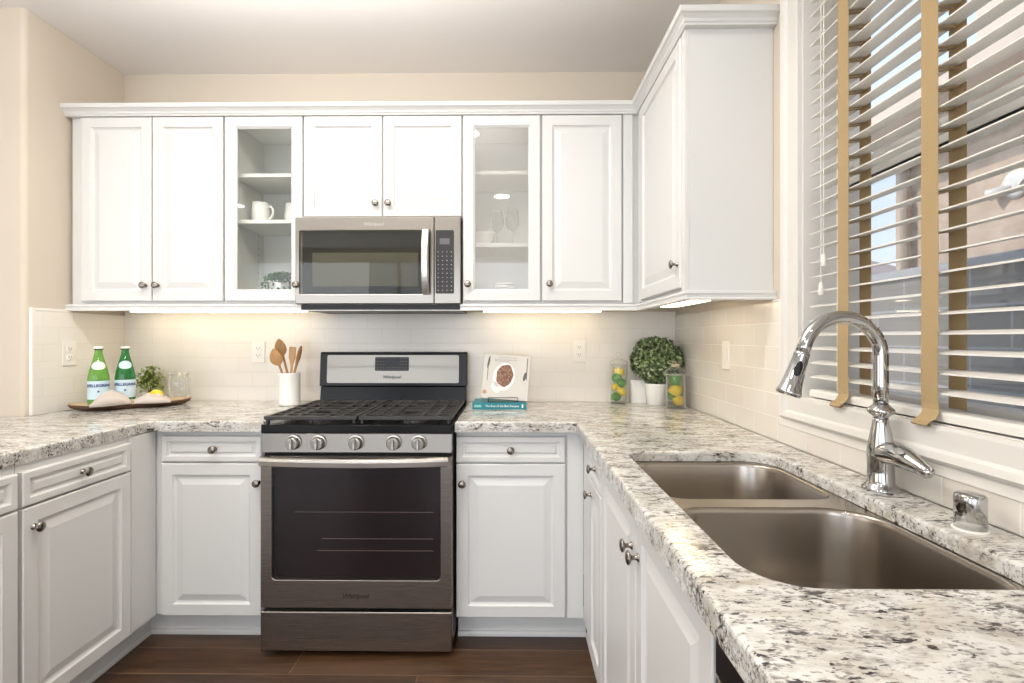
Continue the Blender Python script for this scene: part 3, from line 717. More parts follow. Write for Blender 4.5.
# ------------------------------------------------------------------ microwave
MX0, MX1, MZ0, MZ1 = -.997, -.237, 1.391, 1.8025
mw = thing('microwave_oven', 'stainless over-the-range microwave with dark window and keypad', 'microwave', ((MX0 + MX1) / 2, 2.255, MZ0))
hw = (MX1 - MX0) / 2; H = MZ1 - MZ0
MB().box(-hw + .002, hw - .002, .035, .354, .012, H - .001).build('body', BLACKP, mw)
MB().box(-hw + .022, hw - .004, .012, .345, -.016, .012).build('underside_vent', BLACKP, mw, bevel=.003)
dl = hw - .122
dr_ = bm_build(front_plate(-hw, dl, .014, H, -hw + .019, dl - .016, .058, .349, .007, 0, .034), 'door', STEELM, mw, bevel=.003)
MWG = glass_thin('smoky_microwave_glass', (.72, .72, .68), .02, .9, .12, (.10, .098, .088))
MB().box(-hw + .017, dl - .014, .002, .008, .056, .351).build('window', MWG, dr_)
MB().box(-hw + .017, dl - .014, .020, .030, .056, .351).build('inner_panel', plain('window_surround', (.045, .045, .045), .5), dr_)
MB().box(-hw + .075, dl - .075, .012, .019, .095, .250).build('mesh_screen', plain('cavity_mesh_screen', (.40, .38, .32), .5), dr_)
m = MB(); rings = []
for i in range(17):
    s = -1 + 2 * i / 16; z = .2035 + s * .146; yb = -.006 - .030 * (1 - s * s) - .010
    rings.append([(dl - .052, yb, z), (dl - .048, yb - .010, z), (dl - .022, yb - .010, z), (dl - .016, yb, z), (dl - .034, yb + .004, z)])
m.loft(rings); m.box(dl - .050, dl - .018, -.016, 0, .056, .066).box(dl - .050, dl - .018, -.016, 0, .341, .351); m.build('handle', HANDLE, dr_, bevel=.001)
text_part('brand_lettering', 'Whirlpool', .022, LOGOP, dr_, (-.02, -.0006, .378), shear=.25)
cpn = MB().box(dl + .002, hw, 0, .034, .014, H).build('control_panel', STEELM, mw, bevel=.003)
kp = MB().loft([[(p[0], 0, p[1]) for p in rrect(dl + .008, hw - .030, .060, .350, .006, 4)], [(p[0], -.0015, p[1]) for p in rrect(dl + .008, hw - .030, .060, .350, .006, 4)]]).build('keypad', GREYK, cpn)
MB().box(dl + .026, hw - .050, -.0022, -.0014, .285, .312).build('clock_display', plain('microwave_display', (.14, .14, .14), .2), kp)
m = MB()
for r in range(10):
    for cc_ in range(4):
        xx = dl + .020 + cc_ * .020; zz = .075 + r * .0195
        wv = .004 if (r + cc_) % 3 else .0055
        m.box(xx - wv / 2, xx + wv / 2, -.0021, -.0014, zz - .0016, zz + .0016)
m.build('key_legends', plain('pale_key_legend', (.42, .42, .40), .5), kp)

# ------------------------------------------------------------------ window blind
bl = thing('window_blind', 'ivory slatted wood blind with tan cloth tapes over the sink window', 'blind', (.868, 0, 0))
BY0, BY1 = .262, 1.455
m = MB(); tl = math.radians(8); SW = .048
zs = [1.137, 1.178, 1.219, 1.2595] + [1.300 + k * .0423 for k in range(26)]
def slat(m, z, y0, y1):
    n = 5; top = []; bot = []
    for i in range(n):
        s = i / (n - 1); x = .002 + s * SW * math.cos(tl); zz = z + (s - .5) * SW * math.sin(tl) + .0020 * math.sin(PI * s); top.append((x, zz + .0014)); bot.append((x, zz - .0014))
    m.prism(top + bot[::-1], 'y', y0, y1)
for z in zs: slat(m, z, BY0, BY1)
m.build('slats', SLATM, bl)
m = MB(); m.prism([(.000, 1.078), (.052, 1.078), (.052, 1.094), (.046, 1.098), (.006, 1.098), (.000, 1.094)], 'y', BY0, BY1); m.build('bottom_rail', SLATM, bl, bevel=.0015)
MB().box(.0, .055, BY0, BY1, 2.375, 2.412).build('head_rail', SLATM, bl, bevel=.002)
def tape(yc, wd):
    # front strip with curled end over the rail
    m = MB(); th = .0011; hw_ = wd / 2
    pf = [(-.0035, 2.38), (-.0035, 1.75), (-.0030, 1.35), (-.0045, 1.16), (-.0035, 1.112), (-.005, 1.102), (-.010, 1.094), (-.018, 1.086), (-.027, 1.079), (-.029, 1.071), (-.022, 1.067), (-.016, 1.071), (-.018, 1.077)]
    sh = [0] * 5 + [-.004, -.009, -.012, -.009, -.003, 0, .001, .001]
    L = []
    for i, (x, z) in enumerate(pf):
        a = pf[max(0, i - 1)]; b = pf[min(len(pf) - 1, i + 1)]; d = Vector((b[0] - a[0], b[1] - a[1])).normalized(); nx, nz = -d.y * th, d.x * th
        y0, y1 = yc - hw_ + sh[i], yc + hw_ + sh[i]
        L.append([(x, y0, z), (x, y1, z), (x + nx, y1, z + nz), (x + nx, y0, z + nz)])
    m.loft(L); o = m.build('cloth_tape', TAPE, bl)
    m = MB(); xb = .054
    m.box(xb, xb + .0012, yc - hw_, yc + hw_, 1.10, 2.38); m.build('cloth_tape', TAPE, bl)
    for z in zs:
        m = MB()
        for dy in (-.35, .35):
            m.loft([[(-.003, yc + hw_ * dy - .004, z - .0065), (-.003, yc + hw_ * dy + .004, z - .0065), (-.003, yc + hw_ * dy + .004, z - .0058), (-.003, yc + hw_ * dy - .004, z - .0058)],
                    [(xb, yc + hw_ * dy - .004, z + .0005), (xb, yc + hw_ * dy + .004, z + .0005), (xb, yc + hw_ * dy + .004, z + .0012), (xb, yc + hw_ * dy - .004, z + .0012)]])
        m.build('tape_rung', TAPE, bl)
tape(1.302, .041); tape(1.034, .041); tape(.55, .041)
for k, zc_ in enumerate((1.470, 1.392)):
    yy = 1.378 + k * .012
    m = MB(); m.tube([(-.006, yy, zc_), (-.006, yy, 2.38)], .0013, 6); cd = m.build('pull_cord', CORD, bl)
    m = MB(); m.lathe([(.002, .012), (.005, .008), (.0065, -.008), (.0075, -.020), (.006, -.024)], (-.006, yy, zc_), 14); m.build('tassel', CORD, cd, smooth=True)

# ------------------------------------------------------------------ outlets
def outlet(label, loc, rz, switch=False):
    t = thing('wall_switch' if switch else 'wall_outlet', label, 'switch' if switch else 'outlet', loc, rz, None if switch else 'wall outlets')
    MB().box(-.035, .035, -.0055, 0, -.0575, .0575).build('cover_plate', PLASTIC, t, bevel=.002)
    if switch:
        MB().box(-.016, .016, -.009, -.0055, -.033, .033).build('rocker', PLASTIC, t, bevel=.002)
    else:
        for dz in (.0195, -.0195):
            s = MB().loft([[(p[0], -.0055, p[1] + dz) for p in rrect(-.017, .017, -.0135, .0135, .006, 4)], [(p[0], -.008, p[1] + dz) for p in rrect(-.0165, .0165, -.013, .013, .006, 4)]]).build('socket', PLASTIC, t)
            MB().box(-.0075, -.0055, -.0084, -.0078, dz - .002, dz + .008).box(.0055, .0075, -.0084, -.0078, dz - .002, dz + .007).box(-.002, .002, -.0084, -.0078, dz - .009, dz - .005).build('slots', SLOT, s)
    return t
outlet('white outlet on the left wall beside the green bottles', (TL, 2.275, 1.177), PI / 2)
outlet('white outlet behind the utensil crock left of the range', (-1.348, TB, 1.174), 0)
outlet('white outlet between the cookbook and the fruit jars', (.352, TB, 1.179), 0)
outlet('white switch plate on the window wall under the cabinet', (TR, 1.990, 1.180), -PI / 2, True)

# ------------------------------------------------------------------ counter objects, left
def ang_pt(c, a, r): return (c[0] + r * math.cos(a), c[1] + r * math.sin(a))
# wooden tray: long live-edge board running from the left front to the right back
ta = math.atan2(2.49 - 2.255, -1.68 + 2.00)
t = thing('wooden_tray', 'long live-edge wooden tray holding the bottles and napkin', 'tray', (-1.838, 2.374, CT), ta)
L_, W_ = .238, .085
def tray_ring(sc, z, sw=1.0):
    out = []
    for i in range(40):
        a = 2 * PI * i / 40; c_, s_ = math.cos(a), math.sin(a)
        x = L_ * sc * math.copysign(abs(c_) ** .75, c_); y = W_ * sw * math.copysign(abs(s_) ** .65, s_) * (1 + .06 * math.sin(5 * x * 14))
        lift = .010 * (abs(x) / L_) ** 3
        out.append((x, y, z + lift))
    return out
m = MB(); m.loft([tray_ring(.90, 0, .80), tray_ring(.97, .007, .93), tray_ring(1.0, .019, 1.0), tray_ring(.985, .0225, .975)]); m.build('bark_edge', BARK, t, smooth=False)
m = MB(); m.loft([tray_ring(.984, .0226, .974), tray_ring(.97, .0236, .95)]); m.build('top_board', WOODT, t)
tz = CT + .0237

def bottle(label, loc, gm, rot, low):
    t = thing('water_bottle', label, 'bottle', loc, 0, 'green glass bottles on the tray')
    R_ = .0405
    m = MB(); m.lathe([(R_ - .006, 0), (R_ - .001, .003), (R_, .012), (R_, .120), (R_ - .002, .138), (.034, .162), (.026, .195), (.0185, .222), (.0150, .240), (.0140, .252), (.0155, .256), (.0150, .262)], n=36)
    m.build('glass_body', gm, t, smooth=True)
    m = MB(); m.lathe([(R_ + .0004, .030), (R_ + .0004, .114)], n=36, cap0=False, cap1=False); lb = m.build('label', LABELB, t, smooth=True)
    # star + brand lettering wrapped round the label
    tx = text_part('brand_lettering', 'S.PELLEGRINO', .0170, NAVY, lb, (0, 0, 0), (0, 0, 0), bold=.0007)
    for v in tx.data.vertices:
        x, y, z = v.co; a = x / (R_ + .0008) - PI / 2 + rot; rr = R_ + .0009 + z; v.co = (rr * math.cos(a), rr * math.sin(a), .092 + y)
    m = MB(); st = []
    for i in range(10):
        r = .007 if i % 2 == 0 else .003; st.append((r * math.sin(PI * i / 5), r * math.cos(PI * i / 5)))
    ring = lambda off: [((R_ + off) * math.cos(px / R_ - PI / 2 + rot), (R_ + off) * math.sin(px / R_ - PI / 2 + rot), .066 + pz) for px, pz in st]
    m.loft([ring(.0006), ring(.0012)]); m.build('star_emblem', plain('red_star', (.45, .03, .04), .5) if False else NAVY, lb)
    # neck label: oval patch conforming to the shoulder
    def rad(z):
        P = [(.0385, .138), (.034, .162), (.026, .195), (.0185, .222)]
        for (r0, z0), (r1, z1) in zip(P, P[1:]):
            if z0 <= z <= z1: return r0 + (r1 - r0) * (z - z0) / (z1 - z0)
        return P[0][0] if z < P[0][1] else P[-1][0]
    m = MB(); rings = []
    for k in range(1, 7):
        rr = []
        for i in range(24):
            a = 2 * PI * i / 24; dx = .0290 * k / 6 * math.cos(a); zz = .184 + .0190 * k / 6 * math.sin(a); r = rad(zz) + .0008; th = dx / .030 - PI / 2 + rot
            rr.append((r * math.cos(th), r * math.sin(th), zz))
        rings.append(rr)
    m.loft(rings, True, False); m.build('neck_label', LABELB if low else DISHW, t, smooth=True)
    m = MB(); m.lathe([(.0165, .256), (.0170, .258), (.0170, .268), (.0155, .271), (.001, .2715)], n=24); cp_ = m.build('cap', FOIL, t, smooth=True)
    m = MB(); m.lathe([(.0171, .2555), (.0173, .2560), (.0173, .2605), (.0171, .261)], n=24, cap0=False, cap1=False); m.build('cap_band', SLOT, cp_)
    return t
bottle('pale green sparkling water bottle, the left of the two', (-1.912, 2.262, tz), GREENG, .68, False)
bottle('deep green sparkling water bottle, the right of the two', (-1.842, 2.330, tz), GREEND, .66, True)

# napkin
t = thing('cloth_napkin', 'crumpled linen napkin tied in the middle on the wooden tray', 'napkin', (-1.800, 2.318, tz), ta)
m = MB(); N, K = 34, 16; random.seed(5)
def nap(u, v, off):
    x = -.150 + .30 * u; s = abs(u - .5) * 2; wid = (.010 + .044 * min(1, s * 1.5)); y = (v - .5) * 2 * wid
    hgt = .008 + .058 * (1 if u < .5 else .55) * math.sin(PI * min(1, s * 1.02)) ** .9 * (1 - ((v - .45) * 1.9) ** 2 * .9) + .004 * math.sin(v * 19 + u * 7) + .0035 * math.sin(u * 41 + v * 9) * math.sin(PI * v) + .0025 * math.sin(u * 23 - v * 27)
    return (x, y - .012, max(.0015, hgt) - off)
T = [[m.bm.verts.new(nap(i / N, j / K, 0)) for j in range(K + 1)] for i in range(N + 1)]
Bt = [[m.bm.verts.new((*nap(i / N, j / K, 0)[:2], .0004)) for j in range(K + 1)] for i in range(N + 1)]
for i in range(N):
    for j in range(K):
        m.bm.faces.new((T[i][j], T[i + 1][j], T[i + 1][j + 1], T[i][j + 1])); m.bm.faces.new((Bt[i][j], Bt[i][j + 1], Bt[i + 1][j + 1], Bt[i + 1][j]))
for i in range(N):
    m.bm.faces.new((T[i][0], Bt[i][0], Bt[i + 1][0], T[i + 1][0])); m.bm.faces.new((T[i][K], T[i + 1][K], Bt[i + 1][K], Bt[i][K]))
for j in range(K):
    m.bm.faces.new((T[0][j], T[0][j + 1], Bt[0][j + 1], Bt[0][j])); m.bm.faces.new((T[N][j], Bt[N][j], Bt[N][j + 1], T[N][j + 1]))
m.build('cloth', LINEN, t, smooth=True)
m = MB(); m.tube([(.0, -.012 + .013 * math.cos(a), .010 + .011 * math.sin(a)) for a in [2 * PI * i / 16 for i in range(17)]], .0035, 8)
m.tube([(.006, -.012 + .012 * math.cos(a), .010 + .010 * math.sin(a)) for a in [2 * PI * i / 16 for i in range(17)]], .003, 8); m.build('twine_ring', plain('jute_twine', (.50, .38, .22), .9), t, smooth=True)

def leaf(m, c, n, s, asp=.55, fold=.25, rnd=None):
    n = n.normalized(); up = Vector((random.uniform(-1, 1), random.uniform(-1, 1), random.uniform(-1, 1))); a = n.cross(up).normalized(); b = n.cross(a)
    d = (a * .9 + n * random.uniform(.25, .9)).normalized(); sd = d.cross(n).normalized(); nn = sd.cross(d)
    P = [c, c + d * s * .35 + sd * s * asp * .45 + nn * s * fold * .3, c + d * s * .75 + sd * s * asp * .38 + nn * s * fold * .2, c + d * s, c + d * s * .75 - sd * s * asp * .38 + nn * s * fold * .2, c + d * s * .35 - sd * s * asp * .45 + nn * s * fold * .3, c + d * s * .5]
    V = [m.bm.verts.new(p) for p in P]
    for q in ((0, 1, 6), (1, 2, 6), (2, 3, 6), (3, 4, 6), (4, 5, 6), (5, 0, 6)): m.bm.faces.new([V[i] for i in q])
# herb plant
t = thing('potted_herb', 'small leafy herb in a little white pot behind the bottles', 'plant', (-1.875, 2.535, CT))
m = MB(); m.lathe([(.026, 0), (.030, .004), (.036, .052), (.037, .056), (.033, .056), (.031, .045), (.001, .045)]); m.build('pot', CERAM, t, smooth=True)
m = MB(); random.seed(11)
for k in range(330):
    a = random.uniform(0, 2 * PI); el = random.uniform(-.2, 1.4); r = random.uniform(.02, .082)
    c = Vector((r * math.cos(a) * math.cos(el) * .95, r * math.sin(a) * math.cos(el) * .7, .085 + r * math.sin(el) * 1.25))
    leaf(m, c, c - Vector((0, 0, .07)), random.uniform(.014, .022), .8)
m.build('foliage', LEAF2, t)
m = MB()
for k in range(9):
    a = k * .7; m.tube([(0, 0, .045), (.02 * math.cos(a), .02 * math.sin(a), .09), (.04 * math.cos(a), .035 * math.sin(a), .13)], .0015, 6)
m.build('stems', LEAF3, t)
# lemon behind napkin
def lemon(m, c, r, rz=0, tilt=0):
    M = Matrix.Rotation(rz, 4, 'Z') @ Matrix.Rotation(PI / 2 + tilt, 4, 'Y')
    m.lathe([(.001, -1.32 * r), (.16 * r, -1.28 * r), (.30 * r, -1.14 * r), (.62 * r, -.86 * r), (.88 * r, -.5 * r), (r, 0), (.88 * r, .5 * r), (.62 * r, .86 * r), (.30 * r, 1.12 * r), (.14 * r, 1.24 * r), (.001, 1.27 * r)], c, 20, M)
m = MB(); lemon(m, (0, 0, .028), .027, .3); o = m.build('lemon', LEMON, smooth=True); o.location = (-1.768, 2.432, tz); tag(o, 'yellow lemon lying on the tray behind the napkin', 'lemon', )
# stemless glass
t = thing('stemless_glass', 'clear stemless drinking glass at the right end of the tray', 'glass', (-1.682, 2.478, CT + .0262))
m = MB(); m.lathe([(.024, 0), (.034, .004), (.044, .022), (.048, .050), (.047, .085), (.043, .130), (.0415, .131), (.045, .085), (.0455, .050), (.042, .024), (.030, .010), (.001, .010)], n=32); m.build('glass_bowl', JARG, t, smooth=True)

# crock + utensils
t = thing('utensil_crock', 'white ceramic crock beside the range holding wooden utensils', 'crock', (-1.108, 2.445, CT))
m = MB(); m.lathe([(.046, 0), (.0515, .004), (.0515, .012), (.0500, .018), (.0500, .150), (.0515, .158), (.0500, .162), (.0460, .160), (.0455, .020), (.001, .020)], n=40); m.build('body', CERAM, t, smooth=True)
def utensil(label, kind, base, tip, mat, wid, rot=0):
    b = Vector(base); tp = Vector(tip); d = tp - b; L = d.length; t = thing('wooden_utensil' if kind != 'spoon' else 'wooden_spoon', label, 'utensil', b, 0, 'wooden utensils in the crock')
    z = d.normalized(); x = Vector((1, 0, 0)) - z * z.x; x.normalize(); y = z.cross(x); M = Matrix((x, y, z)).transposed().to_4x4() @ Matrix.Rotation(rot, 4, 'Z')
    m = MB(); rings = []; hl = .085 if kind == 'spoon' else .095
    for i in range(26):
        h = L * i / 25; u_ = (h - (L - hl)) / hl
        if u_ < 0: a, c_ = .0055, .0050
        elif kind == 'spoon': a = .0055 + (wid - .0055) * math.sin(PI * min(1, max(0, u_)) ** .75) ** .8 if u_ < .97 else .004; c_ = .0048 - .001 * u_
        elif kind == 'flat': a = .0055 + (wid - .0055) * min(1, u_ * 2.2); c_ = .0035
        else: a = .0055 + (wid - .0055) * math.sin(PI * min(.999, u_)) ** .7; c_ = .003
        rings.append([M @ Vector((a * math.cos(2 * PI * k / 16), c_ * math.sin(2 * PI * k / 16) + (-.006 * math.sin(PI * max(0, min(1, u_))) if kind == 'spoon' else 0), h)) for k in range(16)])
    m.loft(rings); m.build('handle_and_head', mat, t, smooth=True)
cb = (-1.108, 2.445, CT + .022)
utensil('largest wooden spoon, the tallest in the crock', 'spoon', (-1.085, 2.450, CT + .022), (-1.166, 2.450, 1.244), WOODM, .030)
utensil('shorter round wooden spoon in front of the tallest one', 'spoon', (-1.085, 2.425, CT + .022), (-1.176, 2.415, 1.195), WOODM, .032)
utensil('flat square-ended wooden spatula in the middle of the crock', 'flat', (-1.112, 2.450, CT + .022), (-1.092, 2.445, 1.204), WOODL, .0180)
utensil('slim dark wooden utensil leaning out on the right of the crock', 'slim', (-1.125, 2.455, CT + .022), (-1.052, 2.450, 1.208), WOODM, .012, .9)

# ------------------------------------------------------------------ books
t = thing('teal_book', 'thick teal hardcover book lying flat right of the range', 'book', (-.058, 2.395, CT), 0)
MB().box(-.125, .120, -.075, .080, .003, .027).build('pages', PAGES, t)
m = MB(); m.box(-.130, .124, -.082, .085, .0, .003).box(-.130, .124, -.082, .085, .027, .030).box(-.130, .124, -.0825, -.0785, .0, .030); cv = m.build('cover', TEAL, t, bevel=.001)
text_part('spine_lettering', 'The Best of the Best Recipes', .0135, DISHW, cv, (.010, -.0828, .0150), bold=.0002)
m = MB(); m.box(-.122, -.088, -.0833, -.0824, .009, .021); m.build('spine_mark', plain('pale_teal_print', (.25, .55, .50), .5), cv)
MB().box(.1015, .109, -.0833, -.0824, .007, .023).build('publisher_mark', DISHW, cv)
# easel + cookbook
lean = math.radians(-14)
t = thing('book_easel', 'black wire easel standing on the teal book', 'easel', (-.045, 2.345, CT + .0305))
def wr(m, pts): m.tube(pts, .0016, 8)
m = MB()
wr(m, [(-.070, -.016, .022), (-.070, -.018, .0025), (.070, -.018, .0025), (.070, -.016, .022)]); wr(m, [(-.070, -.016, .022), (.070, -.016, .022)])
wr(m, [(-.070, -.018, .0025), (-.070, .018, .0025), (-.050, .054, .150), (.050, .054, .150), (.070, .018, .0025), (.070, -.018, .0025)]); wr(m, [(0, .054, .150), (0, .105, .0025)])
m.build('wire_frame', BLACKP, t, smooth=True)
t = thing('cookbook', 'cream cookbook with a dish of mushrooms on its cover, propped upright', 'book', (-.040, 2.340, CT + .0305 + .0125))
t.rotation_euler = (lean, math.radians(4.0), math.radians(-3))
MB().box(-.104, .108, .0035, .017, .003, .211).build('pages', PAGES, t)
m = MB(); m.box(-.108, .110, 0, .003, 0, .214).box(-.108, .110, .0175, .0205, 0, .214).box(-.111, -.108, 0, .0205, 0, .214); cv = m.build('cover', COVER, t, bevel=.0008)
def disc(m, cx, cz, a, b, y0, y1, n=32, rot=0, jag=0):
    ring = lambda y: [(cx + (a * math.cos(q) * (1 + jag * math.sin(7 * q))) * math.cos(rot) - b * math.sin(q) * math.sin(rot), y, cz + a * math.cos(q) * math.sin(rot) + b * math.sin(q) * (1 + jag * math.cos(5 * q)) * math.cos(rot)) for q in [2 * PI * i / n for i in range(n)]]
    m.loft([ring(y0), ring(y1)])
m = MB(); disc(m, -.010, .108, .052, .068, -.0003, -.0009, rot=-.15); disc(m, -.044, .055, .020, .028, -.0003, -.0009, rot=.5); m.build('dish_picture', DISHW, cv)
m = MB(); disc(m, -.006, .114, .040, .054, -.0010, -.0014, rot=-.15, jag=.05); m.build('mushroom_picture', FOOD, cv)
m = MB(); disc(m, -.088, .175, .005, .030, -.0004, -.0009, rot=-.12); m.box(-.0905, -.0875, -.0009, -.0004, .085, .160); CUT = plain('cutlery_print', (.10, .09, .08), .4); m.build('fork_picture', CUT, cv); m = MB()
M_ = Matrix.Rotation(-.0, 4, 'Y'); m.box(.096, .100, -.0009, -.0004, .10, .205); disc(m, .090, .115, .007, .022, -.0004, -.0009, rot=-.2); m.build('spoon_picture', CUT, cv)
m = MB(); disc(m, -.096, .030, .010, .010, -.0004, -.0009); m.build('tomato_picture', plain('tomato_print', (.50, .25, .12), .5), cv)
m = MB()
for z, xa, xb_ in ((.199, -.040, .040), (.188, -.060, .050), (.181, -.060, .010)):
    x = xa
    while x < xb_:
        wl = random.uniform(.003, .007); m.box(x, x + wl, -.0009, -.0004, z, z + .005); x += wl + .0025
m.build('title_print', plain('faint_title_print', (.38, .37, .34), .5), cv)

# ------------------------------------------------------------------ fruit jars and topiary
jarprof_a = [(.038, 0), (.043, .004), (.043, .190), (.041, .200), (.0385, .200), (.0395, .190), (.0395, .008), (.001, .007)]
t = thing('glass_jar', 'tall straight glass jar of lemons and limes nearest the outlet', 'jar', (.542, 2.525, CT), 0)
m = MB(); m.lathe(jarprof_a, n=36); m.build('body', JARG, t, smooth=True)
m = MB(); m.lathe([(.044, .201), (.045, .206), (.040, .216), (.020, .226), (.010, .230), (.008, .236), (.014, .244), (.016, .252), (.012, .260), (.001, .264)], n=36); m.build('lid', JARG, t, smooth=True)
jb = (.778, 2.365, CT)
t = thing('glass_jar', 'glass jar of lemons and limes with a sloped-shoulder lid by the topiary', 'jar', jb, 0)
m = MB(); m.lathe([(.040, 0), (.0445, .004), (.0440, .150), (.0440, .158), (.0415, .158), (.0410, .008), (.001, .007)], n=36); m.build('body', JARG, t, smooth=True)
m = MB(); m.lathe([(.0440, .1585), (.0560, .1600), (.0570, .166), (.040, .181), (.022, .193), (.0165, .198), (.0165, .202)], n=36); m.build('lid', JARG, t, smooth=True)
m = MB(); 
for q in range(3): m.tube([(.0175 * math.cos(a), .0175 * math.sin(a), .199 + q * .004 + .001 * math.sin(3 * a)) for a in [2 * PI * i / 18 for i in range(19)]], .0024, 8)
m.tube([(-.012, -.012, .205), (-.022, -.02, .220), (-.006, -.018, .226), (.002, -.014, .207), (.010, -.018, .224), (.024, -.018, .217), (.012, -.012, .204)], .0018, 8)
m.build('twine', plain('pale_twine', (.55, .47, .34), .9), t, smooth=True)
def fruit(name, label, loc, r, mat, grp, rz=0, tilt=0):
    m = MB(); lemon(m, (0, 0, 0), r, rz, tilt) if name == 'lemon' else m.ball((0, 0, 0), r, (1, 1, .92), 20, 12)
    o = m.build(name, mat, smooth=True); o.location = loc; tag(o, label, name, grp)
gA = 'fruit in the straight jar'; J = (.542, 2.525, CT)
def inj(dx, dy, dz): return (J[0] + dx, J[1] + dy, J[2] + dz)
fruit('lime', 'lime at the bottom left of the straight jar', inj(-.016, -.008, .036), .0250, LIME, gA)
fruit('lemon', 'lemon at the lower right of the straight jar', inj(.014, -.004, .060), .0225, LEMON, gA, .5, .5)
fruit('lemon', 'half-hidden lemon at the left of the straight jar', inj(-.016, .004, .084), .0200, LEMON, gA, 1.4, .2)
fruit('lime', 'lime at the right of the straight jar', inj(.014, -.008, .106), .0245, LIME, gA)
fruit('lime', 'largest lime, upper left in the straight jar', inj(-.012, -.006, .130), .0260, LIME, gA)
fruit('lemon', 'topmost lemon in the straight jar', inj(.004, .006, .162), .0230, LEMON, gA, .2, .3)
gB = 'fruit in the sloped-lid jar'; J = jb
fruit('lemon', 'lowest lemon in the sloped-lid jar', inj(.012, -.004, .036), .0250, LEMON, gB, .4, .3)
fruit('lime', 'lime at the lower left of the sloped-lid jar', inj(-.017, .004, .058), .0215, LIME, gB)
fruit('lemon', 'largest lemon in the middle of the sloped-lid jar', inj(-.002, -.004, .086), .0290, LEMON, gB, .2, 0)
fruit('lemon', 'lemon peeking out behind the big one in the sloped-lid jar', inj(.016, .012, .102), .0180, LEMON, gB, 1.2, .4)
fruit('lime', 'large lime at the top of the sloped-lid jar', inj(-.002, -.002, .132), .0310, LIME, gB)

t = thing('potted_topiary', 'round boxwood topiary ball in a white ceramic pot in the corner', 'plant', (.726, 2.500, CT))
m = MB(); m.lathe([(.046, 0), (.049, .003), (.056, .100), (.057, .106), (.053, .106), (.050, .09), (.001, .09)], n=36); m.build('pot', CERAM, t, smooth=True)
m = MB(); m.tube([(0, 0, .09), (0, 0, .16)], .006); m.build('stem', BARK, t)
m = MB(); random.seed(21); cz = .224; Rb = .116
m.ball((0, 0, cz), Rb * .80, (1, .72, .85), 20, 14)
for k in range(1050):
    z = random.uniform(-1, 1); a = random.uniform(0, 2 * PI); r = math.sqrt(1 - z * z); n = Vector((r * math.cos(a), r * math.sin(a), z))
    rr = Rb * random.uniform(.80, 1.0) * (1 + .05 * math.sin(4 * a) * math.sin(5 * z))
    leaf(m, Vector((n.x * rr * 1.04, n.y * rr * .74, cz + n.z * rr * .92)), n, random.uniform(.022, .036), .66, .6)
m.build('foliage', LEAF, t)
m = MB(); m.loft([rrect(-.040, .050, -.026, .026, .010, 5, 0), rrect(-.043, .053, -.028, .028, .010, 5, .118), rrect(-.040, .050, -.025, .025, .008, 5, .118), rrect(-.037, .047, -.022, .022, .008, 5, .01)])
o = m.build('square_canister', CERAM); o.location = (.652, 2.572, CT); tag(o, 'white square-sided canister behind the topiary and straight jar', 'canister')

# ------------------------------------------------------------------ things in the glass cabinets
def mug(label, loc, rz):
    t = thing('coffee_mug', label, 'mug', loc, rz, 'mugs in the left glass cabinet')
    m = MB(); m.lathe([(.034, 0), (.040, .004), (.0415, .050), (.039, .104), (.036, .104), (.0375, .05), (.035, .01), (.001, .009)], n=28); m.build('cup', CERAM, t, smooth=True)
    m = MB(); m.tube([(.037, 0, .085), (.058, 0, .085), (.070, 0, .068), (.068, 0, .045), (.054, 0, .028), (.039, 0, .026)], .0055, 10); m.build('handle', CERAM, t, smooth=True)
mug('white coffee mug with its handle to the right in the glass cabinet', (-1.245, 2.43, 1.809), -.2)
mug('white coffee mug half hidden behind the glass door frame', (-1.088, 2.45, 1.809), 2.6)
t = thing('potted_succulent', 'small trailing succulent in a white pot inside the glass cabinet', 'plant', (-1.120, 2.375, UZ0 + .047))
m = MB(); m.lathe([(.034, 0), (.050, .014), (.054, .060), (.051, .066), (.047, .060), (.001, .058)], n=28); m.build('pot', CERAM, t, smooth=True)
m = MB(); random.seed(31)
for k in range(520):
    a = random.uniform(0, 2 * PI); r = random.uniform(0, .084); dr2 = max(0, r - .050) * 1.8
    c = Vector((r * math.cos(a), r * .8 * math.sin(a), .092 - dr2 * random.uniform(.2, 1.6) + random.uniform(-.012, .018))); leaf(m, c, Vector((math.cos(a) * r * 12, math.sin(a) * r * 12, .8)), random.uniform(.014, .021), .8)
m.build('foliage', LEAF3, t)
def wineglass(label, loc):
    t = thing('wine_glass', label, 'glass', loc, 0, 'stemmed glasses in the right glass cabinet')
    m = MB(); m.lathe([(.034, 0), (.034, .002), (.006, .006), (.004, .012), (.004, .070)], n=24); m.build('stem', JARG, t, smooth=True)
    m = MB(); m.lathe([(.004, .070), (.022, .080), (.034, .105), (.035, .130), (.029, .175), (.0275, .175), (.033, .130), (.032, .106), (.020, .083), (.002, .076)], n=24); m.build('bowl', JARG, t, smooth=True)
for k, (x, y) in enumerate(((-.075, 2.42), (.000, 2.40))):
    wineglass(('clear stemmed glass on the left of the middle shelf', 'clear stemmed glass on the right of the middle shelf')[k], (x, y, 1.6955))
pr = None
for k in range(4):
    z = UZ0 + .047 + k * .0155
    lbl = ('lowest of the stacked white bowls in the glass cabinet', 'second from bottom of the stacked white bowls', 'third from bottom of the stacked white bowls', 'topmost of the stacked white bowls in the glass cabinet')[k]
    if pr is None:
        m = MB(); m.lathe([(.026, 0), (.030, .002), (.048, .012), (.0515, .020), (.0495, .020), (.046, .0145), (.001, .0045)], n=32); pr = m.build('bowl', CERAM, smooth=True); pr.location = (-.040, 2.40, z); tag(pr, lbl, 'bowl', 'stacked white bowls')
    else: c = pr.copy(); COL.objects.link(c); c.location = (-.040, 2.40, z); c['label'] = lbl
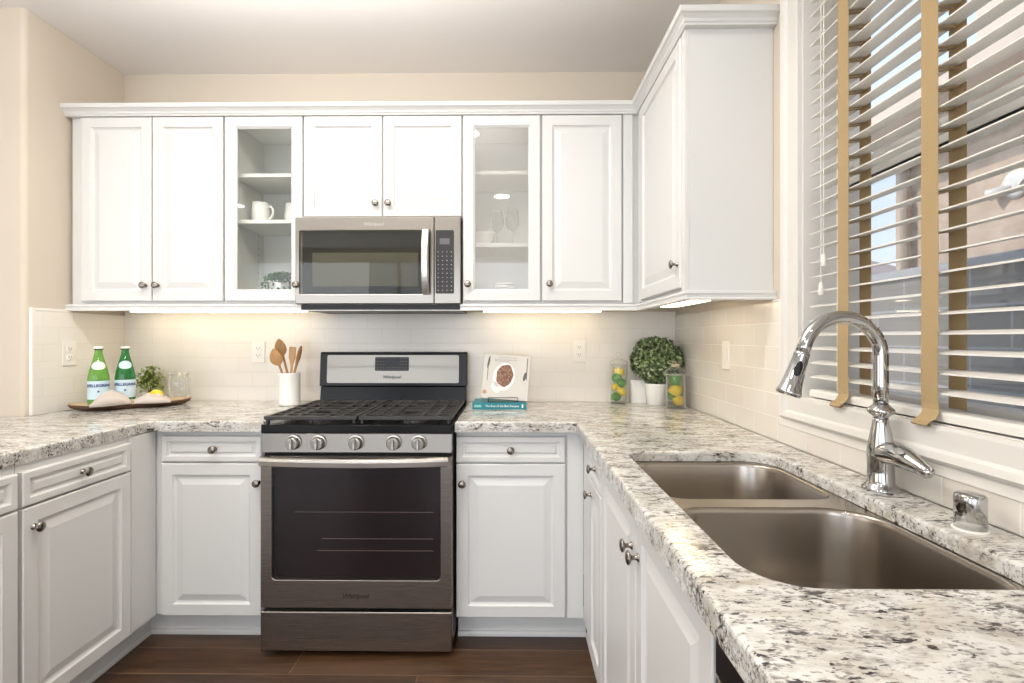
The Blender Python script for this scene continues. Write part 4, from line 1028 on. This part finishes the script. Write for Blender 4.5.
m = MB(); m.lathe([(.028, 0), (.040, .010), (.060, .060), (.0615, .064), (.058, .062), (.038, .014), (.001, .008)], n=32); o = m.build('serving_bowl', CERAM, smooth=True); o.location = (-.145, 2.42, 1.6955); tag(o, 'white serving bowl on the middle shelf of the right glass cabinet', 'bowl')

# ------------------------------------------------------------------ outside the window
struct(MB().box(1.06, 14, -6, 16, -.35, -.3).build('ground', plain('side_yard_concrete', (.62, .59, .55), .9)))
t = thing('neighbor_house', 'tan stucco house with deep eaves beyond the sink window', 'house', (3.0, 3.9, 0))
MB().box(0, 3, -7, 0, -.3, 2.80).build('wall', STUCCO, t)
MB().prism([(-.45, 2.74), (-.45, 2.88), (3.2, 4.0), (3.2, 2.72)], 'y', -7.2, .10).build('eave', STUCCO2, t)
MB().box(.05, 3, -7, -.62, 2.9, 5.8).build('upper_wall', STUCCO2, t)
m = MB(); m.tube([(-.05, -.16, -.3), (-.05, -.16, 2.70)], .035); m.build('downspout', plain('tan_metal', (.42, .33, .25), .6), t)
t = thing('security_light', 'white security floodlight with two lamps on the stucco wall', 'light', (2.999, 2.97, 2.165))
Mx = Matrix.Rotation(-PI / 2, 4, 'Y')
m = MB(); m.lathe([(.16, 0), (.16, .012), (.10, .03), (.05, .034)], (0, 0, 0), 28, Mx); m.build('mount_plate', PLASTIC, t, smooth=True)
for s in (-1, 1):
    d = Vector((-.35, s * .9, -.25)).normalized(); q = Vector((0, 0, 1)).rotation_difference(d).to_matrix().to_4x4()
    m = MB(); m.lathe([(.02, 0), (.03, .05), (.05, .06), (.055, .14), (.07, .20), (.068, .202), (.05, .16), (.001, .15)], (-.03, s * .03, -.02), 20, q); m.build('lamp_head', PLASTIC, t, smooth=True)
bpy.data.objects['security_light'].scale = (.55, .55, .55)
t = thing('block_fence', 'grey concrete block fence between the houses', 'fence', (2.2, 4, 0))
MB().box(0, .15, -7, 6, -.3, 1.58).build('block_wall', BLOCK, t)
MB().box(-.02, .17, -7, 6, 1.58, 1.63).build('cap_course', plain('grey_cap_block', (.45, .45, .45), .9), t)
t = thing('distant_house', 'far pinkish hip-roofed house seen past the stucco corner', 'house', (5.5, 10.5, 0))
MB().box(-1.5, 4, 0, 4, -.3, 2.2).build('wall', STUCCO, t)
m = MB(); m.loft([[(-1.9, -.4, 2.2), (4.4, -.4, 2.2), (4.4, 4.4, 2.2), (-1.9, 4.4, 2.2)], [(.6, 1.7, 3.4), (2.2, 1.7, 3.4), (2.2, 2.3, 3.4), (.6, 2.3, 3.4)]]); m.build('roof', ROOFT, t)
